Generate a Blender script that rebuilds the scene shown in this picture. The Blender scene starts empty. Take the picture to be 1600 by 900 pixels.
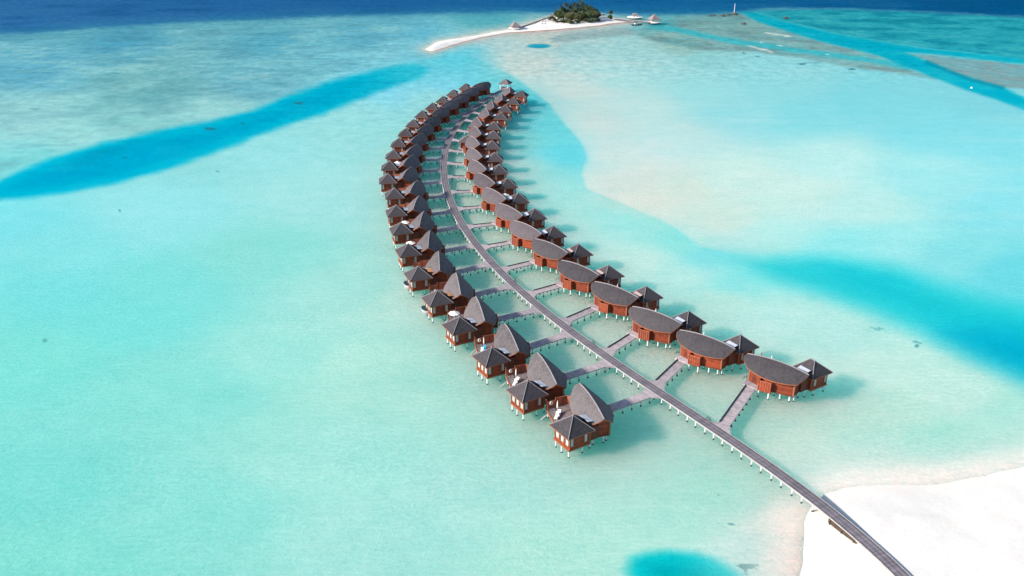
import bpy, bmesh, math, random
import numpy as np
from mathutils import Vector, Matrix
random.seed(7)
D = bpy.data
C = bpy.context.scene
R = math.radians
# ------------------------------------------------------------ camera, sky, sun, exposure
CAM_H = 100.0
FOC = 1380.0                       # focal length in pixels of a 1600 wide frame
PITCH = math.atan(622/1380.0)      # below the horizon
cam = D.objects.new('camera', D.cameras.new('camera')); C.collection.objects.link(cam); C.camera = cam
cam.location = (0, 0, CAM_H); cam.rotation_euler = (R(90)-PITCH, 0, 0)
cam.data.sensor_width = 36; cam.data.lens = 36*FOC/1600; cam.data.clip_start = 1; cam.data.clip_end = 80000
SUN_EL, SUN_DIR = R(27.5), R(17)      # light travels towards this heading (from +x)
world = D.worlds.new('World'); C.world = world; world.use_nodes = True
wn = world.node_tree; bg = wn.nodes['Background']
sky = wn.nodes.new('ShaderNodeTexSky'); sky.sky_type = 'NISHITA'; sky.sun_disc = False
sky.sun_elevation = SUN_EL; sky.sun_rotation = math.atan2(-math.cos(SUN_DIR), -math.sin(SUN_DIR))
sky.altitude = 10; sky.air_density = 1.0; sky.dust_density = .6; sky.ozone_density = 1.2
wn.links.new(sky.outputs[0], bg.inputs[0]); bg.inputs[1].default_value = 0.115
sun = D.objects.new('sun', D.lights.new('sun', 'SUN')); C.collection.objects.link(sun)
sun.data.energy = 4.6; sun.data.angle = R(4.0); sun.data.color = (1, .94, .86)
sd = Vector((math.cos(SUN_DIR)*math.cos(SUN_EL), math.sin(SUN_DIR)*math.cos(SUN_EL), -math.sin(SUN_EL)))
sun.rotation_euler = sd.to_track_quat('-Z', 'Y').to_euler(); sun.location = (-200, 0, 200)
C.view_settings.view_transform = 'Standard'; C.view_settings.look = 'None'
C.view_settings.exposure = 0.92; C.view_settings.gamma = 1.0; C.view_settings.use_curve_mapping = False
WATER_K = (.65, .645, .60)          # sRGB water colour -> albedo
C.cycles.max_bounces = 5; C.cycles.diffuse_bounces = 3; C.cycles.glossy_bounces = 2
C.cycles.transmission_bounces = 3; C.cycles.transparent_max_bounces = 6
C.cycles.use_adaptive_sampling = True; C.cycles.adaptive_threshold = .02
C.cycles.caustics_reflective = False; C.cycles.caustics_refractive = False

# ------------------------------------------------------------ materials
def new_mat(name):
    m = D.materials.new(name); m.use_nodes = True; nt = m.node_tree
    return m, nt, nt.nodes['Principled BSDF']
def N(nt, kind, **kw):
    n = nt.nodes.new(kind)
    for k, v in kw.items():
        if hasattr(n, k): setattr(n, k, v)
        else: n.inputs[k].default_value = v
    return n
def ramp(nt, fac, stops):
    r = nt.nodes.new('ShaderNodeValToRGB'); e = r.color_ramp.elements
    while len(e) < len(stops): e.new(.5)
    for q, (p, c) in zip(e, stops): q.position = p; q.color = (*c, 1)
    nt.links.new(fac, r.inputs[0]); return r.outputs[0]
def mixc(nt, fac, a, b, mode='MIX'):
    m = nt.nodes.new('ShaderNodeMix'); m.data_type = 'RGBA'; m.blend_type = mode
    for s, v in ((0, fac), (6, a), (7, b)):
        if hasattr(v, 'links'): nt.links.new(v, m.inputs[s])
        else: m.inputs[s].default_value = v if s == 0 else (*v, 1)
    return m.outputs[2]
def bump(nt, b, height, dist, strength=1.0):
    n = N(nt, 'ShaderNodeBump', Strength=strength, Distance=dist)
    nt.links.new(height, n.inputs['Height']); nt.links.new(n.outputs[0], b.inputs['Normal']); return n
def objcoord(nt, scale=(1, 1, 1), world=False):
    mp = N(nt, 'ShaderNodeMapping'); mp.inputs['Scale'].default_value = scale
    if world: nt.links.new(nt.nodes.new('ShaderNodeNewGeometry').outputs['Position'], mp.inputs[0])
    else: nt.links.new(nt.nodes.new('ShaderNodeTexCoord').outputs['Object'], mp.inputs[0])
    return mp.outputs[0]
def noise(nt, vec, scale, detail=3, rough=.55):
    n = N(nt, 'ShaderNodeTexNoise', Scale=scale, Detail=detail, Roughness=rough)
    nt.links.new(vec, n.inputs['Vector']); return n.outputs['Fac']
def simple(name, col, rough=.6, spec=.4, var=.12, scale=3.0):
    m, nt, b = new_mat(name)
    v = objcoord(nt, world=True); f = noise(nt, v, scale)
    lo = tuple(c*(1-var) for c in col); hi = tuple(min(1, c*(1+var)) for c in col)
    nt.links.new(ramp(nt, f, [(.3, lo), (.7, hi)]), b.inputs['Base Color'])
    b.inputs['Roughness'].default_value = rough; b.inputs['Specular IOR Level'].default_value = spec
    return m
def planks(name, lo, hi, axis='z', width=.16, rough=.7, wear=None, gap=.45, spec=.3):
    """board pattern: every board its own tone, dark joints, weathering"""
    m, nt, b = new_mat(name)
    pos = objcoord(nt)
    sp = nt.nodes.new('ShaderNodeSeparateXYZ'); nt.links.new(pos, sp.inputs[0])
    src = sp.outputs[{'x': 0, 'y': 1, 'z': 2}[axis]]
    dv = N(nt, 'ShaderNodeMath', operation='DIVIDE'); nt.links.new(src, dv.inputs[0]); dv.inputs[1].default_value = width
    fl = N(nt, 'ShaderNodeMath', operation='FLOOR'); nt.links.new(dv.outputs[0], fl.inputs[0])
    fr = N(nt, 'ShaderNodeMath', operation='FRACT'); nt.links.new(dv.outputs[0], fr.inputs[0])
    wn_ = N(nt, 'ShaderNodeTexWhiteNoise', noise_dimensions='2D')
    cb = nt.nodes.new('ShaderNodeCombineXYZ'); nt.links.new(fl.outputs[0], cb.inputs[0])
    oi = nt.nodes.new('ShaderNodeObjectInfo'); nt.links.new(oi.outputs['Random'], cb.inputs[1])
    nt.links.new(cb.outputs[0], wn_.inputs['Vector'])
    n1 = noise(nt, pos, 1.3, 4); n2 = noise(nt, pos, 9, 3)
    a = N(nt, 'ShaderNodeMath', operation='MULTIPLY_ADD'); nt.links.new(wn_.outputs['Value'], a.inputs[0]); a.inputs[1].default_value = .45
    nt.links.new(n1, a.inputs[2])
    c = N(nt, 'ShaderNodeMath', operation='MULTIPLY_ADD'); nt.links.new(n2, c.inputs[0]); c.inputs[1].default_value = .3; nt.links.new(a.outputs[0], c.inputs[2])
    col = ramp(nt, c.outputs[0], [(.45, lo), (1.15 if False else 1.0, hi)])
    if wear:
        w = ramp(nt, noise(nt, pos, .7, 5), [(.48, (0, 0, 0)), (.72, (1, 1, 1))])
        col = mixc(nt, w, col, wear)
    j = ramp(nt, fr.outputs[0], [(0, (1, 1, 1)), (.10, (0, 0, 0)), (.90, (0, 0, 0)), (1, (1, 1, 1))])
    jm = N(nt, 'ShaderNodeMath', operation='MULTIPLY'); nt.links.new(j, jm.inputs[0]); jm.inputs[1].default_value = gap
    col = mixc(nt, jm.outputs[0], col, tuple(q*.25 for q in lo))
    col = mixc(nt, 1.0, col, ramp(nt, oi.outputs['Random'], [(0, (.78, .80, .84)), (.5, (1.0, 1.0, 1.0)), (1, (1.16, 1.18, 1.2))]), 'MULTIPLY')
    nt.links.new(col, b.inputs['Base Color']); b.inputs['Roughness'].default_value = rough
    b.inputs['Specular IOR Level'].default_value = spec
    return m
def shingle(name, lo, hi):
    m, nt, b = new_mat(name)
    pos = objcoord(nt)
    n1 = noise(nt, pos, 3.2, 5, .75); n2 = noise(nt, pos, .55, 3)
    vo = N(nt, 'ShaderNodeTexVoronoi', Scale=4.2); nt.links.new(pos, vo.inputs['Vector'])
    sp = nt.nodes.new('ShaderNodeSeparateXYZ'); nt.links.new(pos, sp.inputs[0])
    mz = N(nt, 'ShaderNodeMath', operation='MULTIPLY'); nt.links.new(sp.outputs[2], mz.inputs[0]); mz.inputs[1].default_value = 5.5
    fz = N(nt, 'ShaderNodeMath', operation='FRACT'); nt.links.new(mz.outputs[0], fz.inputs[0])
    oi = nt.nodes.new('ShaderNodeObjectInfo')
    s1 = N(nt, 'ShaderNodeMath', operation='MULTIPLY_ADD'); nt.links.new(n1, s1.inputs[0]); s1.inputs[1].default_value = 1.0
    s0 = N(nt, 'ShaderNodeMath', operation='MULTIPLY_ADD'); nt.links.new(n2, s0.inputs[0]); s0.inputs[1].default_value = .55
    nt.links.new(s0.outputs[0], s1.inputs[2])
    s2 = N(nt, 'ShaderNodeMath', operation='MULTIPLY_ADD'); nt.links.new(vo.outputs['Color'], s2.inputs[0]); s2.inputs[1].default_value = .42
    s3 = N(nt, 'ShaderNodeMath', operation='MULTIPLY_ADD'); nt.links.new(oi.outputs['Random'], s3.inputs[0]); s3.inputs[1].default_value = .30; s3.inputs[2].default_value = -.51
    nt.links.new(s3.outputs[0], s2.inputs[2]); nt.links.new(s2.outputs[0], s0.inputs[2])
    col = ramp(nt, s1.outputs[0], [(.12, lo), (.85, hi)])
    dk = ramp(nt, fz.outputs[0], [(0, (1, 1, 1)), (.18, (0, 0, 0)), (1, (0, 0, 0))])
    dm = N(nt, 'ShaderNodeMath', operation='MULTIPLY'); nt.links.new(dk, dm.inputs[0]); dm.inputs[1].default_value = .28
    col = mixc(nt, dm.outputs[0], col, tuple(q*.4 for q in lo))
    nt.links.new(col, b.inputs['Base Color']); b.inputs['Roughness'].default_value = .85; b.inputs['Specular IOR Level'].default_value = .2
    bump(nt, b, s1.outputs[0], .06, .8)
    return m
M = {}
M['shingle'] = shingle('weathered_shingle', (.028, .026, .030), (.132, .114, .116))
M['shingle_dark'] = shingle('dark_weathered_shingle', (.018, .018, .022), (.066, .057, .062))
M['shingle_mid'] = shingle('grey_weathered_shingle', (.030, .027, .033), (.105, .087, .094))
M['thatch'] = shingle('grey_thatch', (.10, .085, .085), (.25, .205, .20))
M['cap'] = simple('ridge_tile', (.21, .19, .20), .8, .2)
M['red_wood'] = planks('red_timber_board', (.085, .015, .008), (.235, .040, .014), 'z', .2, .6, gap=.22)
M['dark_wood'] = planks('dark_red_timber', (.07, .018, .012), (.15, .036, .02), 'z', .2, .65, gap=.3)
M['screen'] = planks('screen_boards', (.20, .055, .03), (.36, .11, .055), 'x', .22, .65, wear=(.36, .15, .10), gap=.7)
M['trim'] = simple('brown_trim', (.24, .075, .035), .6)
M['dark_trim'] = simple('black_timber', (.03, .026, .026), .6)
M['deck'] = planks('weathered_deck', (.10, .082, .084), (.20, .168, .166), 'y', .16, .8, gap=.5)
M['jetty'] = planks('pale_deck_boards', (.25, .21, .215), (.41, .345, .345), 'x', .3, .8, wear=(.24, .20, .21), gap=.4)
M['white'] = simple('white_paint', (.80, .79, .76), .45, .5, .05)
M['pile_white'] = simple('white_concrete', (.66, .66, .64), .6, .4, .14, 1.5)
M['pile_wet'] = simple('wet_barnacled_concrete', (.035, .05, .05), .5, .5, .3, 6)
M['beam'] = simple('pale_concrete_beam', (.31, .285, .285), .7, .3, .12, 1.0)
M['curtain'] = simple('white_curtain', (.34, .37, .35), .8, .2, .08, 5)
M['cushion'] = simple('cream_cushion', (.82, .78, .70), .8, .2, .04, 5)
M['blue'] = simple('turquoise_towel', (.02, .38, .62), .8, .2, .05, 5)
M['metal_roof'] = simple('pale_canopy_sheet', (.42, .44, .48), .4, .4, .06, 2)
M['pink_roof'] = simple('pinkish_canopy_boards', (.42, .30, .27), .6, .3, .1, 3)
M['orange_roof'] = planks('orange_slats', (.42, .15, .05), (.75, .36, .16), 'x', .3, .6, gap=.5)
M['pool'] = simple('plunge_pool_water', (.015, .11, .12), .1, .5, .2, 2)
M['black'] = simple('black_rubber', (.015, .015, .017), .5)
M['trunk'] = simple('palm_bark', (.20, .15, .11), .9, .1, .25, 3)
M['rock'] = simple('dark_rock', (.055, .056, .055), .9, .2, .4, 1.0)
M['board'] = simple('weathered_board', (.055, .038, .026), .8, .2, .3, 2)
M['hull'] = simple('navy_hull', (.02, .05, .09), .3, .5)
M['skin'] = simple('skin', (.42, .24, .16), .6); M['hair'] = simple('dark_hair', (.03, .02, .015), .6); M['cloth'] = simple('dark_swimwear', (.05, .07, .12), .7)
def leafmat(name, lo, hi):
    m, nt, b = new_mat(name)
    pos = objcoord(nt, world=True); f = noise(nt, pos, .9, 4); oi = nt.nodes.new('ShaderNodeObjectInfo')
    a = N(nt, 'ShaderNodeMath', operation='MULTIPLY_ADD'); nt.links.new(oi.outputs['Random'], a.inputs[0]); a.inputs[1].default_value = .25; nt.links.new(f, a.inputs[2])
    nt.links.new(ramp(nt, a.outputs[0], [(.35, lo), (.85, hi)]), b.inputs['Base Color'])
    b.inputs['Roughness'].default_value = .6; b.inputs['Specular IOR Level'].default_value = .3; return m
M['palm'] = leafmat('palm_leaf', (.010, .022, .013), (.038, .066, .026))
M['leaf'] = leafmat('broad_leaf', (.018, .034, .014), (.078, .112, .034))
M['leaf2'] = leafmat('olive_leaf', (.038, .050, .022), (.125, .130, .055))
# boardwalk surface with two paler wheel tracks running lengthwise (attribute u = -1..1 across)
m, nt, b = new_mat('boardwalk_boards'); M['walk'] = m
at = N(nt, 'ShaderNodeAttribute', attribute_name='across'); al = N(nt, 'ShaderNodeAttribute', attribute_name='along')
tr = ramp(nt, at.outputs['Fac'], [(0, (0.086, 0.079, 0.084)), (.14, (0.099, 0.091, 0.097)), (.24, (0.163, 0.150, 0.163)), (.36, (0.155, 0.142, 0.155)), (.46, (0.099, 0.095, 0.105)), (.54, (0.103, 0.097, 0.107)), (.66, (0.163, 0.153, 0.166)), (.78, (0.150, 0.138, 0.146)), (.86, (0.090, 0.084, 0.089)), (1, (0.082, 0.076, 0.080))])
pos = objcoord(nt, world=True); n1 = noise(nt, pos, .35, 5); n2 = noise(nt, pos, 3.5, 3)
dv = N(nt, 'ShaderNodeMath', operation='MULTIPLY'); nt.links.new(al.outputs['Fac'], dv.inputs[0]); dv.inputs[1].default_value = 5.5
fl = N(nt, 'ShaderNodeMath', operation='FLOOR'); nt.links.new(dv.outputs[0], fl.inputs[0])
wnz = N(nt, 'ShaderNodeTexWhiteNoise', noise_dimensions='1D'); nt.links.new(fl.outputs[0], wnz.inputs['W'])
c1 = mixc(nt, 1.0, tr, ramp(nt, wnz.outputs['Value'], [(0, (.78, .78, .8)), (1, (1.2, 1.17, 1.17))]), 'MULTIPLY')
c2 = mixc(nt, 1.0, c1, ramp(nt, n1, [(.3, (.8, .8, .82)), (.7, (1.3, 1.22, 1.22))]), 'MULTIPLY')
c3 = mixc(nt, 1.0, c2, ramp(nt, n2, [(.3, (.9, .9, .9)), (.7, (1.1, 1.1, 1.1))]), 'MULTIPLY')
nt.links.new(c3, b.inputs['Base Color']); b.inputs['Roughness'].default_value = .8; b.inputs['Specular IOR Level'].default_value = .25

# ------------------------------------------------------------ object helpers
def tag(o, label=None, cat=None, group=None, kind=None):
    if label: o['label'] = label
    if cat: o['category'] = cat
    if group: o['group'] = group
    if kind: o['kind'] = kind
    return o
def empty(name, loc, rz=0):
    o = D.objects.new(name, None); C.collection.objects.link(o); o.location = loc; o.rotation_euler = (0, 0, rz)
    o.empty_display_size = .5; return o
class MB:
    def __init__(s): s.v = []; s.f = []; s.mi = []; s.sm = []
    def add(s, vs, fs, mi=0, smooth=False):
        k = len(s.v); s.v += [tuple(p) for p in vs]; s.f += [tuple(i+k for i in f) for f in fs]
        s.mi += [mi]*len(fs); s.sm += [smooth]*len(fs); return s
    def prism(s, pts, z0, z1, mi=0):
        """pts: plan outline; z0, z1 numbers or lists"""
        n = len(pts); a = z0 if hasattr(z0, '__len__') else [z0]*n; b_ = z1 if hasattr(z1, '__len__') else [z1]*n
        vs = [(p[0], p[1], a[i]) for i, p in enumerate(pts)]+[(p[0], p[1], b_[i]) for i, p in enumerate(pts)]
        fs = [tuple(range(n))[::-1], tuple(range(n, 2*n))]+[(i, (i+1) % n, n+(i+1) % n, n+i) for i in range(n)]
        return s.add(vs, fs, mi)
    def box(s, c, d, rz=0, mi=0):
        cx, cy, cz = c; x, y, z = d[0]/2, d[1]/2, d[2]/2; co, si = math.cos(rz), math.sin(rz)
        pts = [(cx+a*co-b_*si, cy+a*si+b_*co) for a, b_ in ((-x, -y), (x, -y), (x, y), (-x, y))]
        return s.prism(pts, cz-z, cz+z, mi)
    def beam(s, p, q, w, h, mi=0, up=(0, 0, 1)):
        p, q = Vector(p), Vector(q); d = (q-p).normalized(); u = Vector(up)
        r = d.cross(u)
        if r.length < 1e-4: r = d.cross(Vector((0, 1, 0)))
        r.normalize(); u = r.cross(d)
        vs = [e+r*a*w/2+u*b_*h/2 for e in (p, q) for a, b_ in ((-1, -1), (1, -1), (1, 1), (-1, 1))]
        return s.add(vs, [(3, 2, 1, 0), (4, 5, 6, 7), (0, 1, 5, 4), (1, 2, 6, 5), (2, 3, 7, 6), (3, 0, 4, 7)], mi)
    def tube(s, pts, rads, n=10, mi=0, smooth=True, caps=True):
        pts = [Vector(p) for p in pts]; vs = []
        for i, p in enumerate(pts):
            d = (pts[min(i+1, len(pts)-1)]-pts[max(i-1, 0)]).normalized()
            a = d.orthogonal().normalized() if abs(d.z) < .9 else Vector((1, 0, 0))
            a = (a-d*a.dot(d)).normalized(); c = d.cross(a)
            for k in range(n):
                t = 2*math.pi*k/n; vs.append(p+(a*math.cos(t)+c*math.sin(t))*rads[i])
        fs = [(i*n+k, i*n+(k+1) % n, (i+1)*n+(k+1) % n, (i+1)*n+k) for i in range(len(pts)-1) for k in range(n)]
        s.add(vs, fs, mi, smooth)
        if caps: s.add(vs[:n], [tuple(range(n))[::-1]], mi); s.add(vs[-n:], [tuple(range(n))], mi)
        return s
    def lathe(s, prof, n=16, c=(0, 0, 0), mi=0, smooth=True, sx=1, sy=1):
        vs = [(c[0]+r*math.cos(2*math.pi*k/n)*sx, c[1]+r*math.sin(2*math.pi*k/n)*sy, c[2]+z) for r, z in prof for k in range(n)]
        fs = [(i*n+k, i*n+(k+1) % n, (i+1)*n+(k+1) % n, (i+1)*n+k) for i in range(len(prof)-1) for k in range(n)]
        s.add(vs, fs, mi, smooth)
        if prof[0][0] > 1e-6: s.add(vs[:n], [tuple(range(n))[::-1]], mi)
        if prof[-1][0] > 1e-6: s.add(vs[-n:], [tuple(range(n))], mi)
        return s
    def mesh(s, name, mats):
        me = D.meshes.new(name); me.from_pydata(s.v, [], s.f)
        for mm in (mats if isinstance(mats, (list, tuple)) else [mats]): me.materials.append(mm)
        me.polygons.foreach_set('material_index', s.mi); me.polygons.foreach_set('use_smooth', s.sm)
        me.update(); return me
    def build(s, name, mats, parent=None):
        return link(s.mesh(name, mats), name, parent)
def link(me, name, parent=None, loc=(0, 0, 0), rz=0):
    o = D.objects.new(name, me); C.collection.objects.link(o); o.parent = parent
    o.location = loc; o.rotation_euler = (0, 0, rz); return o

# ------------------------------------------------------------ image pixels to ground positions and back
CP, SP = math.cos(PITCH), math.sin(PITCH)
def plan(px, py, h=0.0):
    """image pixel -> metres on the level at height h"""
    x = (np.asarray(px, float)-800)/FOC; y = -(np.asarray(py, float)-450)/FOC
    dy = CP+y*SP; dz = -SP+y*CP; t = -(CAM_H-h)/dz
    return x*t, dy*t
def to_pixels(wx, wy):
    """metres at sea level -> image pixel coordinates"""
    z = wy*CP+CAM_H*SP; v = wy*SP-CAM_H*CP
    return 800+FOC*wx/z, 450-FOC*v/z
def P2(px, py, h=0.0):
    a, b_ = plan(px, py, h); return Vector((float(a), float(b_), h))
# ------------------------------------------------------------ lagoon colours and outlines in image pixels
# ---- value noise ----
def _hash(ix, iy, seed):
    n = (ix.astype(np.int64)*374761393 + iy.astype(np.int64)*668265263 + seed*1442695041) & 0xffffffff
    n = ((n ^ (n >> 13))*1274126177) & 0xffffffff
    return ((n ^ (n >> 16)) & 0xffff)/65535.0
def vnoise(x, y, seed=0):
    ix = np.floor(x); iy = np.floor(y); fx = x-ix; fy = y-iy
    fx = fx*fx*(3-2*fx); fy = fy*fy*(3-2*fy)
    a = _hash(ix, iy, seed); b = _hash(ix+1, iy, seed); c = _hash(ix, iy+1, seed); d = _hash(ix+1, iy+1, seed)
    return (a*(1-fx)+b*fx)*(1-fy)+(c*(1-fx)+d*fx)*fy
def fbm(x, y, oct=4, seed=0):
    s = 0; a = 1; t = 0
    for o in range(oct):
        s = s+a*vnoise(x*2**o+17.3*o, y*2**o-9.1*o, seed+o); t += a; a *= .5
    return s/t*2-1
KY = 1.8
def sdist(px, py, poly, closed=True):
    """signed distance (negative inside) in image pixels, y stretched"""
    P = np.array(poly, float); x = px; y = py*KY
    P = np.stack([P[:, 0], P[:, 1]*KY], 1)
    n = len(P); d2 = np.full(x.shape, 1e18); ins = np.zeros(x.shape, bool)
    for i in range(n if closed else n-1):
        ax, ay = P[i]; bx, by = P[(i+1) % n]
        ex, ey = bx-ax, by-ay
        t = np.clip(((x-ax)*ex+(y-ay)*ey)/(ex*ex+ey*ey+1e-9), 0, 1)
        d2 = np.minimum(d2, (x-ax-t*ex)**2+(y-ay-t*ey)**2)
        if closed and ay != by:
            c = ((ay > y) != (by > y)) & (x < (bx-ax)*(y-ay)/(by-ay)+ax)
            ins ^= c
    d = np.sqrt(d2)
    return np.where(ins, -d, d) if closed else d
def sm(e0, e1, v):
    t = np.clip((v-e0)/(e1-e0), 0, 1)
    return t*t*(3-2*t)
BASE = [(620,470,186,236,224),(560,570,180,236,222),(1250,600,194,236,224),(1100,565,190,236,222),(200,500,124,226,222),(100,460,122,224,224),  # image pixel position, water colour (sRGB)
 (-300,120,103,179,206),(60,110,98,179,206),(60,190,150,212,214),(200,70,81,167,198),(250,150,105,175,182),(420,70,91,179,204),(400,130,113,189,206),(560,60,98,184,209),(560,100,128,211,228),(650,50,103,194,219),(640,80,133,214,232),(700,90,113,219,240),(760,30,90,185,200),
 (200,185,135,205,205),(60,250,125,215,216),(120,215,145,215,214),(330,165,150,214,214),
 (0,340,124,224,232),(100,400,132,226,228),(250,330,146,228,232),(250,450,129,226,222),(60,560,130,227,218),(60,760,132,225,218),(60,880,138,227,216),(300,600,140,227,218),(300,800,146,228,219),(-300,500,124,224,220),(-200,800,132,225,214),
 (420,230,148,224,226),(420,400,140,224,216),(450,560,158,231,221),(500,300,162,229,227),(520,720,166,232,222),(560,450,164,230,221),(600,840,170,232,224),(600,600,172,231,218),(560,180,150,224,226),(600,140,133,221,242),(700,130,128,219,240),(690,160,150,222,224),(560,220,152,224,224),
 (650,250,160,225,219),(740,300,176,227,213),(760,360,178,229,213),(820,420,180,229,213),(900,470,182,231,215),(980,520,186,233,219),(740,240,158,223,215),(740,200,134,216,210),
 (740,640,174,231,219),(800,760,176,232,223),(900,860,182,237,223),(960,760,178,233,221),(1060,720,178,233,219),(1100,820,177,235,221),(1000,640,176,230,217),(1060,600,184,232,217),(1180,860,192,239,233),(1160,780,162,231,213),(1230,820,216,242,232),
 (860,200,124,222,228),(840,160,112,214,222),(885,240,112,223,237),(820,220,130,216,214),(830,270,172,227,219),(880,290,181,236,227),(850,320,166,233,225),(900,350,176,234,226),(960,350,170,236,230),(1000,400,192,239,228),(1060,430,180,235,227),(1120,470,184,235,223),(1150,440,142,231,229),(1200,500,190,238,230),(1300,520,180,233,225),(1250,600,196,238,226),(1350,580,192,235,223),(1400,640,186,233,217),(1500,620,192,235,223),(1590,640,170,231,217),(1350,700,174,233,217),(1480,690,158,231,213),(1590,690,163,233,215),(1700,700,158,229,217),(1250,690,198,238,222),(1200,660,186,234,220),
 (1100,400,134,227,230),(1060,375,151,235,229),
 (840,105,198,222,216),(900,140,200,230,226),(960,120,174,230,230),(900,100,182,228,228),(800,80,190,224,222),(1000,90,165,222,222),(1050,110,164,226,228),(1100,140,156,228,231),(1000,170,192,232,229),(930,190,196,226,222),(950,240,192,226,224),(1000,270,212,226,219),(950,290,208,226,216),(1000,310,222,230,215),(1060,300,210,230,217),(1120,340,200,232,219),(1150,280,200,236,227),(1050,220,186,230,229),(1150,180,148,224,231),(1200,130,146,224,231),(1250,180,134,222,231),(1350,160,128,220,231),(1300,250,186,238,235),(1250,300,202,238,229),(1350,320,186,238,233),(1200,370,176,236,231),(1450,200,128,222,233),(1450,280,156,232,235),(1560,220,128,222,233),(1560,330,136,226,235),(1500,400,132,224,229),(1400,380,156,234,235),(1320,390,146,234,235),(1590,430,105,215,226),(1700,300,128,222,233),
 (850,60,196,216,208),(900,80,165,216,218),(1100,30,110,195,195),(1150,55,140,185,180),(1060,70,150,200,192),(1100,95,145,216,218),(1560,160,126,215,227)]
def poly_above(line, top=-400):
    return [(line[0][0]-600, top)]+[(line[0][0]-600, line[0][1]+30)]+line+[(line[-1][0]+600, line[-1][1]+25), (line[-1][0]+600, top)]
DEEP = poly_above([(0,55),(125,45),(300,35),(500,26),(700,21),(800,19),(860,21),(950,21),(1000,24),(1050,23),(1100,22),(1150,19),(1200,14),(1300,14),(1400,17),(1500,22),(1600,27)])
CHL = [(-260,380),(-120,330),(0,283),(40,264),(100,242),(160,224),(240,207),(330,190),(400,173),(450,151),(520,127),(600,108),(645,101),(668,107),(650,121),(606,137),(560,154),(506,176),(450,194),(400,212),(345,233),(270,260),(190,284),(100,300),(50,307),(0,311),(-120,335),(-260,400)]
BAR = [(660,79),(700,80),(760,97),(800,118),(825,137),(855,162),(882,195),(905,220),(917,247),(909,272),(917,295),(965,315),(1025,340),(1060,360),(1090,385)]
BARP = BAR+[(1150,398),(1300,402),(1500,440),(1900,470),(1900,60),(1100,60),(900,48),(740,60)]
CHR = [(1090,392),(1190,404),(1300,402),(1400,415),(1470,440),(1540,462),(1700,490),(1900,520),(1900,700),(1700,640),(1600,592),(1520,560),(1430,520),(1350,486),(1260,455),(1180,430)]
CHRD = [(1520,515),(1560,516),(1640,530),(1900,560),(1900,690),(1700,630),(1600,588),(1540,560),(1480,520)]
CT1 = [(1154,18),(1179,18),(1220,31),(1259,41),(1306,52),(1362,62),(1404,70),(1460,77),(1502,81),(1600,92),(1750,105),(1750,113),(1600,100),(1520,92),(1459,85),(1415,82),(1449,95),(1484,111),(1520,124),(1566,136),(1600,152),(1750,215),(1750,245),(1600,172),(1555,155),(1507,140),(1475,127),(1449,118),(1400,98),(1372,87),(1325,75),(1278,64),(1231,49),(1184,34)]
CT2 = [(1020,40),(1060,47),(1100,56),(1147,65),(1194,71),(1241,78),(1287,84),(1344,92),(1381,97),(1420,106)]
RNE = [(1175,16),(1300,14),(1400,17),(1600,27),(1900,40),(1900,118),(1600,93),(1502,81),(1404,70),(1306,52),(1220,31)]
RMID = [(1030,30),(1100,22),(1150,20),(1184,34),(1231,49),(1278,64),(1325,75),(1372,87),(1430,112),(1460,122),(1400,114),(1320,103),(1250,90),(1180,81),(1100,79),(1030,66),(990,54),(1010,42)]
REAST = [(1410,83),(1460,86),(1520,93),(1600,101),(1800,120),(1800,170),(1600,139),(1566,136),(1520,124),(1484,111),(1449,95)]
GREY = [(858,60),(880,51),(920,47),(980,43),(1012,46),(1000,52),(960,57),(905,62),(880,66),(862,65)]
BEACH = [(1246,980),(1250,900),(1256,850),(1258,818),(1268,795),(1290,774),(1320,762),(1380,757),(1450,757),(1520,747),(1600,731),(1800,690),(2200,660),(2200,1500),(1246,1500)]
SPIT = [(664,77),(685,65),(740,56),(796,46),(830,36),(866,24),(900,20),(945,25),(966,29),(1000,33),(968,35),(940,39),(880,45),(840,48),(790,51),(735,62),(697,73),(674,81)]
HOLE = [(1012,924),(990,908),(983,890),(990,872),(1010,866),(1045,863),(1085,866),(1118,875),(1140,887),(1158,900),(1150,914),(1110,928),(1060,932)]
SPOTS = [(327,201,9,2.6,.75,0),(468,161,8,2.4,.75,0),(378,193,5,2,.4,0),(195,246,5,2,.45,0),(402,213,2.5,1,.6,0),(340,268,2.5,1,.6,0),(187,329,3,1.2,.7,0),(55,170,9,2,.3,0),(1434,538,12,6,.75,1),(1372,514,14,5,.4,1),(70,532,4,2.5,.4,0),(1170,886,16,13,.85,2),(1141,819,6,3,.75,2),(1122,775,4,4,.5,2),(1103,778,4,3,.5,2),(1253,100,8,1.8,.7,0),(1332,108,7,1.6,.7,0),(1162,83,4,1.2,.6,0),(1184,88,4,1.2,.6,0),(1269,98,15,1.6,.25,0),(1123,818,3,2,.4,2),(1383,677,3,2,.5,2),(935,467,4,2,.3,0)]
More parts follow.
